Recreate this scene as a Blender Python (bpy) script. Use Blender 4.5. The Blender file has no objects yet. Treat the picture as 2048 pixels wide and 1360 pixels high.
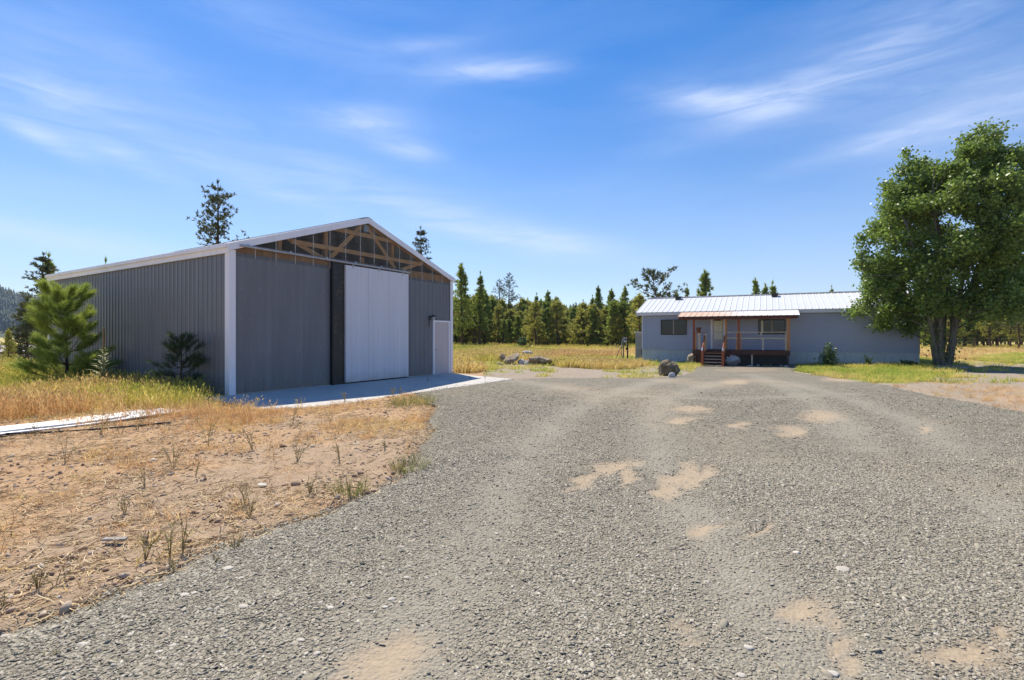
import bpy, math, random
import numpy as np
from mathutils import Vector, noise as mnoise

random.seed(7)
RNG = np.random.default_rng(11)
scene = bpy.context.scene
col = scene.collection

# ------------------------------------------------------------------ camera
F = 995.0            # focal length in photo pixels (2048 wide)
HZ = 671.0           # horizon row of the photo
CAMZ = 1.53
cam_d = bpy.data.cameras.new('camera')
cam_d.sensor_width = 36.0
cam_d.lens = 36.0 * F / 2048.0
cam_d.shift_y = (HZ - 680.0) / 2048.0
cam_d.clip_start = 0.05
cam_d.clip_end = 6000
cam = bpy.data.objects.new('camera', cam_d)
cam.location = (0, 0, CAMZ)
cam.rotation_euler = (math.radians(90), 0, 0)
col.objects.link(cam)
scene.camera = cam

# ------------------------------------------------------------------ light
SUN_EL = math.radians(58.9)
SUN_AZ = math.atan2(-.51, .86)          # from +Y, clockwise positive
sdir = Vector((math.sin(SUN_AZ) * math.cos(SUN_EL), math.cos(SUN_AZ) * math.cos(SUN_EL), math.sin(SUN_EL)))
sun_d = bpy.data.lights.new('sun', 'SUN')
sun_d.energy = 4.7
sun_d.angle = math.radians(0.53)
sun_d.color = (1.0, .925, .79)
sun = bpy.data.objects.new('sun', sun_d)
sun.rotation_euler = sdir.to_track_quat('Z', 'Y').to_euler()
sun.location = (-20, 30, 60)
col.objects.link(sun)
scene.view_settings.view_transform = 'Standard'
scene.view_settings.look = 'None'
scene.view_settings.gamma = 1.0
scene.view_settings.exposure = 0.5
scene.view_settings.use_curve_mapping = False
scene.cycles.use_denoising = True
scene.cycles.max_bounces = 6
scene.cycles.transparent_max_bounces = 12

# ------------------------------------------------------------------ sky
world = bpy.data.worlds.new('World')
scene.world = world
world.use_nodes = True
wn, wl = world.node_tree.nodes, world.node_tree.links
for n in list(wn):
    wn.remove(n)


def wmath(op, a, b=None, c=None, clamp=False):
    n = wn.new('ShaderNodeMath')
    n.operation = op
    n.use_clamp = clamp
    for i, v in enumerate((a, b, c)):
        if v is None:
            continue
        if isinstance(v, (int, float)):
            n.inputs[i].default_value = v
        else:
            wl.new(v, n.inputs[i])
    return n.outputs[0]


def azel(px, py):
    dx = (px - 1024) / F
    dz = (HZ - py) / F
    return math.atan2(dx, 1), math.atan2(dz, math.hypot(1, dx))


sky = wn.new('ShaderNodeTexSky')
sky.sky_type = 'NISHITA'
sky.sun_disc = False
sky.sun_elevation = SUN_EL
sky.sun_rotation = SUN_AZ
sky.altitude = 900
sky.air_density = 1.0
sky.dust_density = 0.6
sky.ozone_density = 3.2
hsv = wn.new('ShaderNodeHueSaturation')
hsv.inputs['Saturation'].default_value = 1.32
hsv.inputs['Value'].default_value = 1.08
hsv.inputs['Hue'].default_value = .504
wl.new(sky.outputs[0], hsv.inputs['Color'])
tc = wn.new('ShaderNodeTexCoord')
sep = wn.new('ShaderNodeSeparateXYZ')
wl.new(tc.outputs['Generated'], sep.inputs[0])
AZ = wmath('ARCTAN2', sep.outputs[0], sep.outputs[1])
EL = wmath('ARCSINE', sep.outputs[2])
wl.new(wmath('MULTIPLY_ADD', wmath('MULTIPLY', EL, 2.0, clamp=True), .44, .98), hsv.inputs['Saturation'])


def wnoise(ka, ke, scale, detail, dist, seed, rough=.55):
    cmb = wn.new('ShaderNodeCombineXYZ')
    wl.new(wmath('MULTIPLY', AZ, ka), cmb.inputs[0])
    wl.new(wmath('MULTIPLY', EL, ke), cmb.inputs[1])
    cmb.inputs[2].default_value = seed
    n = wn.new('ShaderNodeTexNoise')
    n.inputs['Scale'].default_value = scale
    n.inputs['Detail'].default_value = detail
    n.inputs['Roughness'].default_value = rough
    n.inputs['Distortion'].default_value = dist
    wl.new(cmb.outputs[0], n.inputs['Vector'])
    return n.outputs['Fac']


warp = wmath('MULTIPLY', wmath('SUBTRACT', wnoise(2.2, 5.0, 1.0, 3, .4, 3.1), .5), .055)
AZW = wmath('ADD', AZ, warp)
ELW = wmath('ADD', EL, wmath('MULTIPLY', warp, .55))
fibre = wnoise(5.0, 34.0, 1.0, 7, .7, 9.7, .66)
fibre2 = wnoise(1.4, 6.0, 1.0, 5, .8, 21.3, .6)
fib = wmath('MULTIPLY_ADD', fibre, 2.3, -.42)
# wisps: photo position, half length / half width in photo px, tilt (deg, up to the right), strength
wisps = [(985, 142, 120, 20, 2, .75), (720, 243, 95, 24, 4, .7), (818, 299, 70, 18, -6, .55),
         (1440, 200, 130, 26, -12, .75), (1600, 175, 260, 34, 14, .5), (1830, 120, 260, 60, 18, .30),
         (1960, 230, 240, 60, 12, .52), (1760, 285, 200, 16, 8, .38),
         (80, 262, 120, 16, -22, .55), (260, 315, 170, 18, -20, .40), (120, 198, 180, 22, -8, .50),
         (520, 370, 260, 30, -14, .34), (930, 440, 300, 34, -14, .50), (1080, 480, 160, 22, -6, .42),
         (120, 475, 300, 20, -5, .55), (850, 90, 110, 16, 6, .25), (120, 90, 260, 60, 0, .18),
         (560, 60, 300, 40, -6, .18), (1640, 60, 360, 50, 10, .12), (430, 250, 380, 60, -12, .15)]
acc = None
for (px, py, hl, hw, tilt, st) in wisps:
    a0, e0 = azel(px, py)
    k = math.cos(a0) ** 2
    L = hl / F * k
    W = hw / F * math.cos(e0)
    ct, sn = math.cos(math.radians(tilt)), math.sin(math.radians(tilt))
    da = wmath('SUBTRACT', AZW, a0)
    de = wmath('SUBTRACT', ELW, e0)
    p = wmath('ADD', wmath('MULTIPLY', da, ct / L), wmath('MULTIPLY', de, sn / L))
    q = wmath('ADD', wmath('MULTIPLY', da, -sn / W), wmath('MULTIPLY', de, ct / W))
    r2 = wmath('ADD', wmath('MULTIPLY', p, p), wmath('MULTIPLY', q, q))
    d = wmath('MULTIPLY', wmath('POWER', 2.71828, wmath('MULTIPLY', r2, -1.0)), st)
    acc = d if acc is None else wmath('ADD', acc, d)
veil = wmath('MULTIPLY', wmath('SUBTRACT', fibre2, .44), .40, clamp=True)
cl = wmath('ADD', wmath('MULTIPLY', acc, fib), veil)
cl = wmath('MULTIPLY', cl, .70, clamp=True)
mixc = wn.new('ShaderNodeMixRGB')
wl.new(cl, mixc.inputs[0])
wl.new(hsv.outputs[0], mixc.inputs[1])
mixc.inputs[2].default_value = (6.3, 6.9, 8.2, 1)
bg = wn.new('ShaderNodeBackground')
bg.inputs['Strength'].default_value = 0.112
wl.new(mixc.outputs[0], bg.inputs['Color'])
wo = wn.new('ShaderNodeOutputWorld')
wl.new(bg.outputs[0], wo.inputs['Surface'])


# ------------------------------------------------------------------ helpers
def sm(x, a, b):
    t = np.clip((np.asarray(x, float) - a) / (b - a), 0, 1)
    return t * t * (3 - 2 * t)


def hash2(ix, iy, seed):
    h = (ix.astype(np.int64) * 374761393 + iy.astype(np.int64) * 668265263 + seed * 974634541) & 0x7fffffff
    h = ((h ^ (h >> 13)) * 1274126177) & 0x7fffffff
    return ((h ^ (h >> 16)) & 0xffff) / 65535.0


def vnoise(x, y, seed=0):
    x = np.asarray(x, float)
    y = np.asarray(y, float)
    ix, iy = np.floor(x), np.floor(y)
    fx, fy = x - ix, y - iy
    fx, fy = fx * fx * (3 - 2 * fx), fy * fy * (3 - 2 * fy)
    a = hash2(ix, iy, seed)
    b = hash2(ix + 1, iy, seed)
    c = hash2(ix, iy + 1, seed)
    d = hash2(ix + 1, iy + 1, seed)
    return (a * (1 - fx) + b * fx) * (1 - fy) + (c * (1 - fx) + d * fx) * fy


def fbm(x, y, seed=0, o=4):
    s, a, t = 0, .5, 0
    for i in range(o):
        s = s + a * vnoise(x * 2 ** i, y * 2 ** i, seed + i * 17)
        t += a
        a *= .5
    return s / t


def H(x, y):
    """height of the terrain"""
    x = np.asarray(x, float)
    y = np.asarray(y, float)
    dip = sm(y, 14, 31) * sm(x, -2, 8) * (1 - .55 * sm(x, 15, 24)) * (1 - .6 * sm(y, 38, 60))
    z = -.45 * dip
    z = z - 2.8 * sm(y, 21, 50) * sm(-x, 14, 30) * (1 - sm(y, 300, 600) * .6)
    z = z - .05 * sm(y, 17, 20) * sm(x, -3, 1) * (1 - sm(y, 22, 30))
    u = (x + 7.18) * .525 + (y - 12.67) * .851
    v = -(x + 7.18) * .851 + (y - 12.67) * .525
    z = z - .07 * sm(-v, 0, 3.2) * sm(u, -1.5, .5) * (1 - sm(y, 17, 22))
    return z


def Hs(x, y):
    return float(H(x, y))


def P(px, py, dz=0.0):
    """ground point seen at a photo pixel"""
    z = 0.0
    for _ in range(25):
        Y = (CAMZ - z) * F / max(py - HZ, 1.0)
        X = (px - 1024) / F * Y
        z = Hs(X, Y) + dz
    return X, Y, z


def in_poly(x, y, poly):
    x = np.asarray(x, float)
    y = np.asarray(y, float)
    ins = np.zeros(x.shape, bool)
    n = len(poly)
    for i in range(n):
        x1, y1 = poly[i][:2]
        x2, y2 = poly[(i + 1) % n][:2]
        c = ((y1 > y) != (y2 > y)) & (x < (x2 - x1) * (y - y1) / ((y2 - y1) if y2 != y1 else 1e-9) + x1)
        ins ^= c
    return ins


def mesh_np(name, V, Fc, smooth=False):
    V = np.asarray(V, np.float32)
    Fc = np.asarray(Fc, np.int32)
    me = bpy.data.meshes.new(name)
    me.vertices.add(len(V))
    me.vertices.foreach_set('co', V.ravel())
    m, k = Fc.shape
    me.loops.add(m * k)
    me.loops.foreach_set('vertex_index', Fc.ravel())
    me.polygons.add(m)
    me.polygons.foreach_set('loop_start', np.arange(0, m * k, k, dtype=np.int32))
    if smooth:
        me.polygons.foreach_set('use_smooth', np.ones(m, bool))
    me.update(calc_edges=True)
    me.validate()
    return me


class MB:
    """collects boxes, bars and tubes into one mesh"""

    def __init__(s):
        s.v, s.f = [], []

    def box(s, x0, x1, y0, y1, z0, z1):
        b = len(s.v)
        s.v += [(x0, y0, z0), (x1, y0, z0), (x1, y1, z0), (x0, y1, z0), (x0, y0, z1), (x1, y0, z1), (x1, y1, z1), (x0, y1, z1)]
        s.f += [(b, b + 3, b + 2, b + 1), (b + 4, b + 5, b + 6, b + 7), (b, b + 1, b + 5, b + 4), (b + 1, b + 2, b + 6, b + 5),
                (b + 2, b + 3, b + 7, b + 6), (b + 3, b, b + 4, b + 7)]
        return s

    def bar(s, p, q, w, d, up=(0, 0, 1)):
        """beam from p to q; w across, d along 'up'"""
        p, q = Vector(p), Vector(q)
        t = (q - p).normalized()
        u = Vector(up)
        a = t.cross(u)
        if a.length < 1e-4:
            a = t.cross(Vector((1, 0, 0)))
        a.normalize()
        c = a.cross(t).normalized()
        b = len(s.v)
        for e in (p, q):
            for (i, j) in ((-1, -1), (1, -1), (1, 1), (-1, 1)):
                s.v.append(tuple(e + a * (i * w / 2) + c * (j * d / 2)))
        s.f += [(b, b + 1, b + 2, b + 3), (b + 7, b + 6, b + 5, b + 4)] + \
               [(b + i, b + 4 + i, b + 4 + (i + 1) % 4, b + (i + 1) % 4) for i in range(4)]
        return s

    def tube(s, pts, rad, n=6):
        pts = [Vector(p) for p in pts]
        if not hasattr(rad, '__len__'):
            rad = [rad] * len(pts)
        b = len(s.v)
        for i, p in enumerate(pts):
            t = (pts[min(i + 1, len(pts) - 1)] - pts[max(i - 1, 0)])
            t = t.normalized() if t.length > 1e-7 else Vector((0, 0, 1))
            a = t.orthogonal().normalized() if abs(t.z) < .99 else Vector((1, 0, 0))
            a = (Vector((1, .3, 0)) - t * t.dot(Vector((1, .3, 0))))
            if a.length < .05:
                a = Vector((0, 1, 0)) - t * t.dot(Vector((0, 1, 0)))
            a.normalize()
            c = t.cross(a)
            for k in range(n):
                an = 2 * math.pi * k / n
                s.v.append(tuple(p + (a * math.cos(an) + c * math.sin(an)) * rad[i]))
        for i in range(len(pts) - 1):
            for k in range(n):
                s.f.append((b + i * n + k, b + i * n + (k + 1) % n, b + (i + 1) * n + (k + 1) % n, b + (i + 1) * n + k))
        s.f.append(tuple(b + k for k in range(n))[::-1])
        e = b + (len(pts) - 1) * n
        s.f.append(tuple(e + k for k in range(n)))
        return s

    def lathe(s, prof, c=(0, 0, 0), n=14):
        b = len(s.v)
        for (r, z) in prof:
            for k in range(n):
                a = 2 * math.pi * k / n
                s.v.append((c[0] + r * math.cos(a), c[1] + r * math.sin(a), c[2] + z))
        for i in range(len(prof) - 1):
            for k in range(n):
                s.f.append((b + i * n + k, b + i * n + (k + 1) % n, b + (i + 1) * n + (k + 1) % n, b + (i + 1) * n + k))
        return s

    def poly(s, pts):
        b = len(s.v)
        s.v += [tuple(p) for p in pts]
        s.f.append(tuple(range(b, b + len(pts))))
        return s

    def mesh(s, name, m=None, smooth=False):
        me = bpy.data.meshes.new(name)
        me.from_pydata(s.v, [], s.f)
        if smooth:
            me.polygons.foreach_set('use_smooth', np.ones(len(me.polygons), bool))
        if m:
            me.materials.append(m)
        me.update()
        return me

    def build(s, name, m, parent=None, smooth=False):
        return link(name, s.mesh(name, m, smooth), parent)


def link(name, me, parent=None, loc=None, m=None):
    o = bpy.data.objects.new(name, me)
    col.objects.link(o)
    if parent is not None:
        o.parent = parent
    if loc is not None:
        o.location = loc
    if m is not None and not me.materials:
        me.materials.append(m)
    return o


def tag(o, label=None, cat=None, group=None, kind=None):
    if label:
        o['label'] = label
    if cat:
        o['category'] = cat
    if group:
        o['group'] = group
    if kind:
        o['kind'] = kind
    return o


def thing(name, label, cat, loc=(0, 0, 0), rz=0.0, group=None):
    o = bpy.data.objects.new(name, None)
    o.empty_display_size = .2
    col.objects.link(o)
    o.location = loc
    o.rotation_euler = (0, 0, rz)
    return tag(o, label, cat, group)



ORD = ['', 'second ', 'third ', 'fourth ', 'fifth ', 'sixth ', 'seventh ', 'eighth ', 'ninth ', 'tenth ', 'eleventh ', 'twelfth ']


def rank_labels(items):
    """items: (object, photo x, description, place); alike ones at one place are told apart by their order from the left"""
    d = {}
    for o, px, desc, place in items:
        d.setdefault((desc, place), []).append((px, o))
    for (desc, place), l in d.items():
        l.sort(key=lambda q: q[0])
        for i, (px, o) in enumerate(l):
            if len(l) == 1:
                o['label'] = '%s %s' % (desc, place)
            elif i == 0:
                o['label'] = 'leftmost %s %s' % (desc, place)
            elif i == len(l) - 1:
                o['label'] = 'rightmost %s %s' % (desc, place)
            else:
                o['label'] = '%s%s from the left %s' % (ORD[min(i, 11)], desc, place)


def zone(px, zones):
    for lim, nm in zones:
        if px < lim:
            return nm
    return zones[-1][1]


# ------------------------------------------------------------------ materials
class NT:
    def __init__(s, name):
        s.m = bpy.data.materials.new(name)
        s.m.use_nodes = True
        s.n, s.l = s.m.node_tree.nodes, s.m.node_tree.links
        for x in list(s.n):
            s.n.remove(x)
        s.out = s.n.new('ShaderNodeOutputMaterial')
        s.b = s.n.new('ShaderNodeBsdfPrincipled')
        s.l.new(s.b.outputs[0], s.out.inputs['Surface'])
        s._tc = None

    def tc(s, which='Object'):
        if s._tc is None:
            s._tc = s.n.new('ShaderNodeTexCoord')
        return s._tc.outputs[which]

    def pos(s):
        return s.n.new('ShaderNodeNewGeometry').outputs['Position']

    def set(s, **k):
        for a, v in k.items():
            s.b.inputs[a.replace('_', ' ')].default_value = v
        return s

    def put(s, sock, v):
        if hasattr(v, 'is_linked') or hasattr(v, 'links'):
            s.l.new(v, sock)
        else:
            if sock.type == 'RGBA' and len(v) == 3:
                v = (*v, 1)
            sock.default_value = v

    def mapping(s, vec, scale=(1, 1, 1), rot=(0, 0, 0)):
        n = s.n.new('ShaderNodeMapping')
        n.inputs['Scale'].default_value = scale
        n.inputs['Rotation'].default_value = rot
        s.l.new(vec, n.inputs['Vector'])
        return n.outputs[0]

    def noise(s, vec, scale, detail=4, rough=.55, dist=0, out='Fac'):
        n = s.n.new('ShaderNodeTexNoise')
        n.inputs['Scale'].default_value = scale
        n.inputs['Detail'].default_value = detail
        n.inputs['Roughness'].default_value = rough
        n.inputs['Distortion'].default_value = dist
        s.l.new(vec, n.inputs['Vector'])
        return n.outputs[out]

    def voro(s, vec, scale, out='Color', feature='F1', rnd=1.0):
        n = s.n.new('ShaderNodeTexVoronoi')
        n.feature = feature
        n.inputs['Scale'].default_value = scale
        n.inputs['Randomness'].default_value = rnd
        s.l.new(vec, n.inputs['Vector'])
        return n.outputs[out]

    def ramp(s, fac, stops, interp='LINEAR'):
        n = s.n.new('ShaderNodeValToRGB')
        n.color_ramp.interpolation = interp
        e = n.color_ramp.elements
        while len(e) > 1:
            e.remove(e[-1])
        e[0].position = stops[0][0]
        e[0].color = _c4(stops[0][1])
        for p, c in stops[1:]:
            x = e.new(p)
            x.color = _c4(c)
        s.l.new(fac, n.inputs[0])
        return n.outputs[0]

    def mix(s, fac, a, b, mode='MIX'):
        n = s.n.new('ShaderNodeMixRGB')
        n.blend_type = mode
        s.put(n.inputs[0], fac)
        s.put(n.inputs[1], a)
        s.put(n.inputs[2], b)
        return n.outputs[0]

    def math(s, op, a, b=None, clamp=False):
        n = s.n.new('ShaderNodeMath')
        n.operation = op
        n.use_clamp = clamp
        s.put(n.inputs[0], a)
        if b is not None:
            s.put(n.inputs[1], b)
        return n.outputs[0]

    def attr(s, name, out='Fac', typ='GEOMETRY'):
        n = s.n.new('ShaderNodeAttribute')
        n.attribute_name = name
        n.attribute_type = typ
        return n.outputs[out]

    def rand(s):
        return s.n.new('ShaderNodeObjectInfo').outputs['Random']

    def bump(s, h, strength=.5, dist=.01, nrm=None):
        n = s.n.new('ShaderNodeBump')
        n.inputs['Strength'].default_value = strength
        n.inputs['Distance'].default_value = dist
        s.l.new(h, n.inputs['Height'])
        if nrm is not None:
            s.l.new(nrm, n.inputs['Normal'])
        return n.outputs[0]

    def base(s, c):
        s.put(s.b.inputs['Base Color'], c)
        return s

    def normal(s, x):
        s.l.new(x, s.b.inputs['Normal'])
        return s

    def leafy(s, colr, trans=.35, rough=.55, spec=.25):
        """diffuse leaf that lets some light through"""
        s.put(s.b.inputs['Base Color'], colr)
        s.b.inputs['Roughness'].default_value = rough
        s.b.inputs['Specular IOR Level'].default_value = spec
        t = s.n.new('ShaderNodeBsdfTranslucent')
        s.put(t.inputs['Color'], colr)
        mx = s.n.new('ShaderNodeMixShader')
        mx.inputs[0].default_value = trans
        s.l.new(s.b.outputs[0], mx.inputs[1])
        s.l.new(t.outputs[0], mx.inputs[2])
        s.l.new(mx.outputs[0], s.out.inputs['Surface'])
        return s


def _c4(c):
    if isinstance(c, (int, float)):
        return (c, c, c, 1)
    return (*c, 1) if len(c) == 3 else c


M = {}


def painted(name, c, var=.12, rough=.5, scale=3.0, dirt=None, dirt_amt=.35, stretch=(1, 1, .15), spec=.4, bump=0.0, splash=None):
    t = NT(name)
    vec = t.mapping(t.tc(), stretch)
    n1 = t.noise(vec, scale, 5, .6)
    c = np.array(c)
    colr = t.ramp(n1, [(.3, tuple(c * (1 - var))), (.7, tuple(np.minimum(c * (1 + var), .95)))])
    if dirt is not None:
        n2 = t.noise(t.mapping(t.tc(), stretch), scale * 2.3, 6, .7, .5)
        f = t.ramp(n2, [(.55, 0.0), (.75, dirt_amt)])
        colr = t.mix(f, colr, dirt)
    if splash is not None:      # mud thrown up along the foot of a wall
        sx = t.n.new('ShaderNodeSeparateXYZ')
        t.l.new(t.tc(), sx.inputs[0])
        hgt = t.math('ADD', sx.outputs[2], t.math('MULTIPLY', t.noise(t.tc(), 3.5, 6, .7), .55))
        colr = t.mix(t.ramp(hgt, [(.30, .55), (.62, 0)]), colr, splash)
    t.base(colr)
    t.set(Roughness=rough)
    t.b.inputs['Specular IOR Level'].default_value = spec
    if bump:
        t.normal(t.bump(t.noise(t.tc(), scale * 12, 3), .4, bump))
    M[name] = t.m
    return t.m


painted('grey_metal', (.165, .170, .182), .14, .42, 1.6, (.22, .215, .21), .35, (1, 1, .12), .4, 0, (.26, .20, .145))
painted('white_metal', (.84, .82, .85), .05, .45, 1.2, (.48, .46, .42), .3)
painted('roof_white', (.66, .665, .67), .05, .38, .8, (.62, .61, .58), .4, (.4, .4, .4))
painted('door_white', (.66, .645, .685), .05, .5, 1.5, (.45, .36, .26), .40, (2.2, 2.2, .10), .4, 0, (.40, .32, .24))
painted('entry_door', (.52, .46, .46), .06, .5, 2.0, (.40, .36, .34), .2)
painted('galvanised', (.42, .43, .44), .15, .4, 6, None)
M['galvanised'].node_tree.nodes['Principled BSDF'].inputs['Metallic'].default_value = .5
painted('black_metal', (.018, .018, .02), .2, .45, 8, None)
painted('house_siding', (.40, .43, .56), .06, .55, 1.0, (.36, .36, .43), .25, (.5, .5, .5))
painted('skirting', (.52, .55, .58), .08, .55, 2.0, (.22, .22, .20), .4, (1, 1, .2))
painted('fascia_white', (.68, .665, .72), .05, .5, 1.5, (.42, .40, .38), .3)
painted('porch_red', (.30, .085, .035), .25, .65, 5, (.09, .035, .02), .5, (1, 1, .15), .3, .003)
painted('porch_brown', (.085, .034, .022), .3, .7, 5, (.03, .018, .015), .5)
painted('cedar_post', (.46, .22, .10), .2, .65, 5, (.25, .10, .05), .4, (1, 1, .12), .3, .003)
painted('raw_wood', (.52, .43, .32), .18, .7, 6, (.32, .26, .2), .4, (1, 1, .2), .2, .003)
painted('truss_wood', (.62, .33, .13), .18, .7, 4, (.35, .17, .07), .4, (.5, .5, .5), .2)
painted('header_wood', (.42, .20, .075), .35, .7, 3.5, (.62, .50, .33), .5, (2.5, 2.5, .35), .2)
painted('weathered_wood', (.34, .31, .28), .25, .8, 5, (.12, .10, .09), .7, (1.5, 1.5, .5), .2, .004)
painted('dark_frame', (.03, .026, .024), .2, .4, 5)
painted('tan_trim', (.42, .34, .27), .1, .6, 4)
painted('curtain', (.74, .70, .56), .08, .7, 3, None)
painted('black_rubber', (.02, .02, .02), .2, .6, 6)
painted('bucket_brown', (.16, .07, .045), .25, .6, 9)
painted('far_roof', (.36, .32, .30), .12, .8, .6, None, 0, (.3, .3, .3))
painted('far_wall', (.58, .50, .48), .08, .7, .6, None, 0, (.3, .3, .3))
painted('green_metal', (.10, .13, .09), .2, .5, 6)
painted('rust_metal', (.12, .065, .04), .3, .8, 8)


def special_materials():
    # rust-stained porch roof sheet: rust has its own shape, along x of the porch
    t = NT('porch_roof')
    sep = t.n.new('ShaderNodeSeparateXYZ')
    t.l.new(t.pos(), sep.inputs[0])
    wob = t.noise(t.mapping(t.pos(), (1.2, 1.2, 3)), 1.2, 4)
    k = t.math('ADD', sep.outputs[0], t.math('MULTIPLY', wob, 2.6))
    f = t.ramp(t.math('MULTIPLY', t.math('SUBTRACT', k, 14.3), .3, True), [(0, .75), (.40, .62), (.62, .22), (.85, .03)])
    rust = t.ramp(t.noise(t.mapping(t.pos(), (3, 3, 1)), 2.0, 5), [(.3, (.50, .22, .085)), (.7, (.66, .40, .22))])
    t.base(t.mix(f, (.74, .73, .72), rust)).set(Roughness=.6)
    M['porch_roof'] = t.m

    # clear corrugated gable sheet: dusty, see-through
    t = NT('clear_sheet')
    tr = t.n.new('ShaderNodeBsdfTransparent')
    tr.inputs[0].default_value = (.80, .83, .84, 1)
    t.base((.34, .31, .27)).set(Roughness=.30)
    t.b.inputs['Specular IOR Level'].default_value = .6
    mx = t.n.new('ShaderNodeMixShader')
    dust = t.ramp(t.noise(t.mapping(t.tc(), (1, 1, .4)), 2.5, 5), [(.35, .10), (.75, .26)])
    t.l.new(dust, mx.inputs[0])
    t.l.new(tr.outputs[0], mx.inputs[1])
    t.l.new(t.b.outputs[0], mx.inputs[2])
    t.l.new(mx.outputs[0], t.out.inputs['Surface'])
    M['clear_sheet'] = t.m

    t = NT('seam_strip')
    tr = t.n.new('ShaderNodeBsdfTransparent')
    t.base((.62, .58, .52)).set(Roughness=.4)
    mx = t.n.new('ShaderNodeMixShader')
    mx.inputs[0].default_value = .55
    t.l.new(tr.outputs[0], mx.inputs[1])
    t.l.new(t.b.outputs[0], mx.inputs[2])
    t.l.new(mx.outputs[0], t.out.inputs['Surface'])
    M['seam_strip'] = t.m

    # dark strand board behind the sliding door
    t = NT('dark_board')
    v = t.voro(t.mapping(t.tc(), (9, 9, 16), (.3, .2, .5)), 2.2)
    g = t.noise(t.mapping(t.tc(), (1, 1, .5)), 2.3, 4)
    bw = t.n.new('ShaderNodeRGBToBW')
    t.l.new(v, bw.inputs[0])
    c = t.ramp(bw.outputs[0], [(.2, (.014, .011, .010)), (.6, (.035, .028, .022)), (.85, (.12, .095, .06))])
    c = t.mix(t.ramp(g, [(.42, 0), (.62, .8)]), (.020, .016, .014), c)
    t.base(c).set(Roughness=.45)
    M['dark_board'] = t.m

    # window glass
    t = NT('window_glass')
    t.base((.014, .014, .011)).set(Roughness=.05)
    t.b.inputs['Specular IOR Level'].default_value = .5
    M['window_glass'] = t.m

    # concrete
    t = NT('concrete')
    n1 = t.noise(t.tc(), 1.3, 6, .65)
    n2 = t.noise(t.tc(), 26, 4, .6)
    c = t.ramp(n1, [(.3, (.44, .41, .375)), (.7, (.58, .545, .49))])
    c = t.mix(.25, c, t.ramp(n2, [(.35, (.32, .30, .28)), (.65, (.64, .6, .55))]))
    t.base(c).set(Roughness=.85)
    t.normal(t.bump(n2, .25, .004))
    M['concrete'] = t.m

    # rocks
    for nm, lo, hi, lich in (('rock_grey', (.15, .110, .070), (.42, .335, .235), (.60, .51, .38)),
                             ('rock_dark', (.075, .060, .038), (.26, .215, .145), (.42, .37, .25)),
                             ('rock_pale', (.36, .34, .31), (.60, .57, .52), (.68, .65, .6)),
                             ('rock_tan', (.22, .16, .11), (.50, .41, .32), (.62, .56, .48)),
                             ('rock_white', (.34, .33, .34), (.62, .60, .60), (.30, .22, .17))):
        t = NT(nm)
        n1 = t.noise(t.tc(), 3.5, 7, .68, .3)
        n2 = t.noise(t.tc(), 1.7, 5, .6, .8)
        c = t.ramp(n1, [(.3, lo), (.68, hi)])
        c = t.mix(t.ramp(n2, [(.55, 0), (.66, .8)]), c, lich)
        t.base(c).set(Roughness=.9)
        t.b.inputs['Specular IOR Level'].default_value = .2
        t.normal(t.bump(n1, .7, .05))
        M[nm] = t.m
    t = NT('stone_pale')
    r = t.rand()
    c = t.ramp(r, [(0, (.44, .39, .32)), (.5, (.56, .51, .43)), (1, (.38, .32, .26))])
    n = t.noise(t.tc(), 3, 4)
    t.base(t.mix(t.ramp(n, [(.4, 0), (.7, .35)]), c, (.36, .33, .29))).set(Roughness=.8)
    M['stone_pale'] = t.m

    # bark
    for nm, lo, hi in (('pine_bark', (.035, .026, .020), (.15, .095, .06)), ('grey_bark', (.06, .052, .042), (.24, .215, .18))):
        t = NT(nm)
        n1 = t.noise(t.mapping(t.tc(), (6, 6, 1.2)), 2.0, 6, .7)
        t.base(t.ramp(n1, [(.3, lo), (.7, hi)])).set(Roughness=.95)
        t.b.inputs['Specular IOR Level'].default_value = .1
        t.normal(t.bump(n1, .8, .03))
        M[nm] = t.m

    # foliage
    def foliage(nm, dark, mid, lite, sc, trans, rough=.5, spec=.3, geo=True):
        t = NT(nm)
        n1 = t.noise(t.pos(), sc, 3)
        c = t.ramp(n1, [(.28, dark), (.5, mid), (.72, lite)])
        r = t.rand()
        c = t.mix(.5, c, t.mix(r, t.mix(.5, dark, mid), lite))
        if geo:
            g = t.n.new('ShaderNodeNewGeometry')
            c = t.mix(t.math('MULTIPLY', g.outputs['Random Per Island'], .5), c, lite)
        t.leafy(c, trans, rough, spec)
        M[nm] = t.m
    foliage('pine_needles', (.135, .19, .038), (.23, .295, .056), (.34, .40, .09), .8, .58)
    foliage('old_pine_needles', (.050, .066, .030), (.088, .108, .044), (.14, .155, .062), .8, .36)
    foliage('yellow_pine_needles', (.20, .22, .040), (.31, .32, .060), (.42, .40, .095), .8, .58)
    foliage('young_needles', (.145, .215, .030), (.25, .34, .050), (.40, .47, .095), 4.0, .52, .42, .35)
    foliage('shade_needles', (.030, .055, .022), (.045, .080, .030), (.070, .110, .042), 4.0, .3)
    foliage('poplar_leaf', (.085, .150, .026), (.165, .25, .042), (.28, .37, .080), 1.1, .54, .38, .6)
    foliage('shrub_leaf', (.045, .085, .025), (.08, .13, .04), (.14, .20, .08), 3.0, .3, .4, .4)
    foliage('weed_leaf', (.20, .18, .06), (.33, .29, .10), (.48, .40, .19), 6.0, .3, .6, .2)
    foliage('mullein_leaf', (.20, .24, .10), (.33, .36, .18), (.50, .50, .30), 9.0, .3, .7, .2)
    foliage('mullein_spike', (.16, .10, .04), (.24, .15, .06), (.32, .22, .10), 9.0, .1, .8, .2)

    # grasses: colour from a per-tuft tint (0 rust, .35 straw, .6 gold green, 1 green)
    t = NT('grass_blades')
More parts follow.
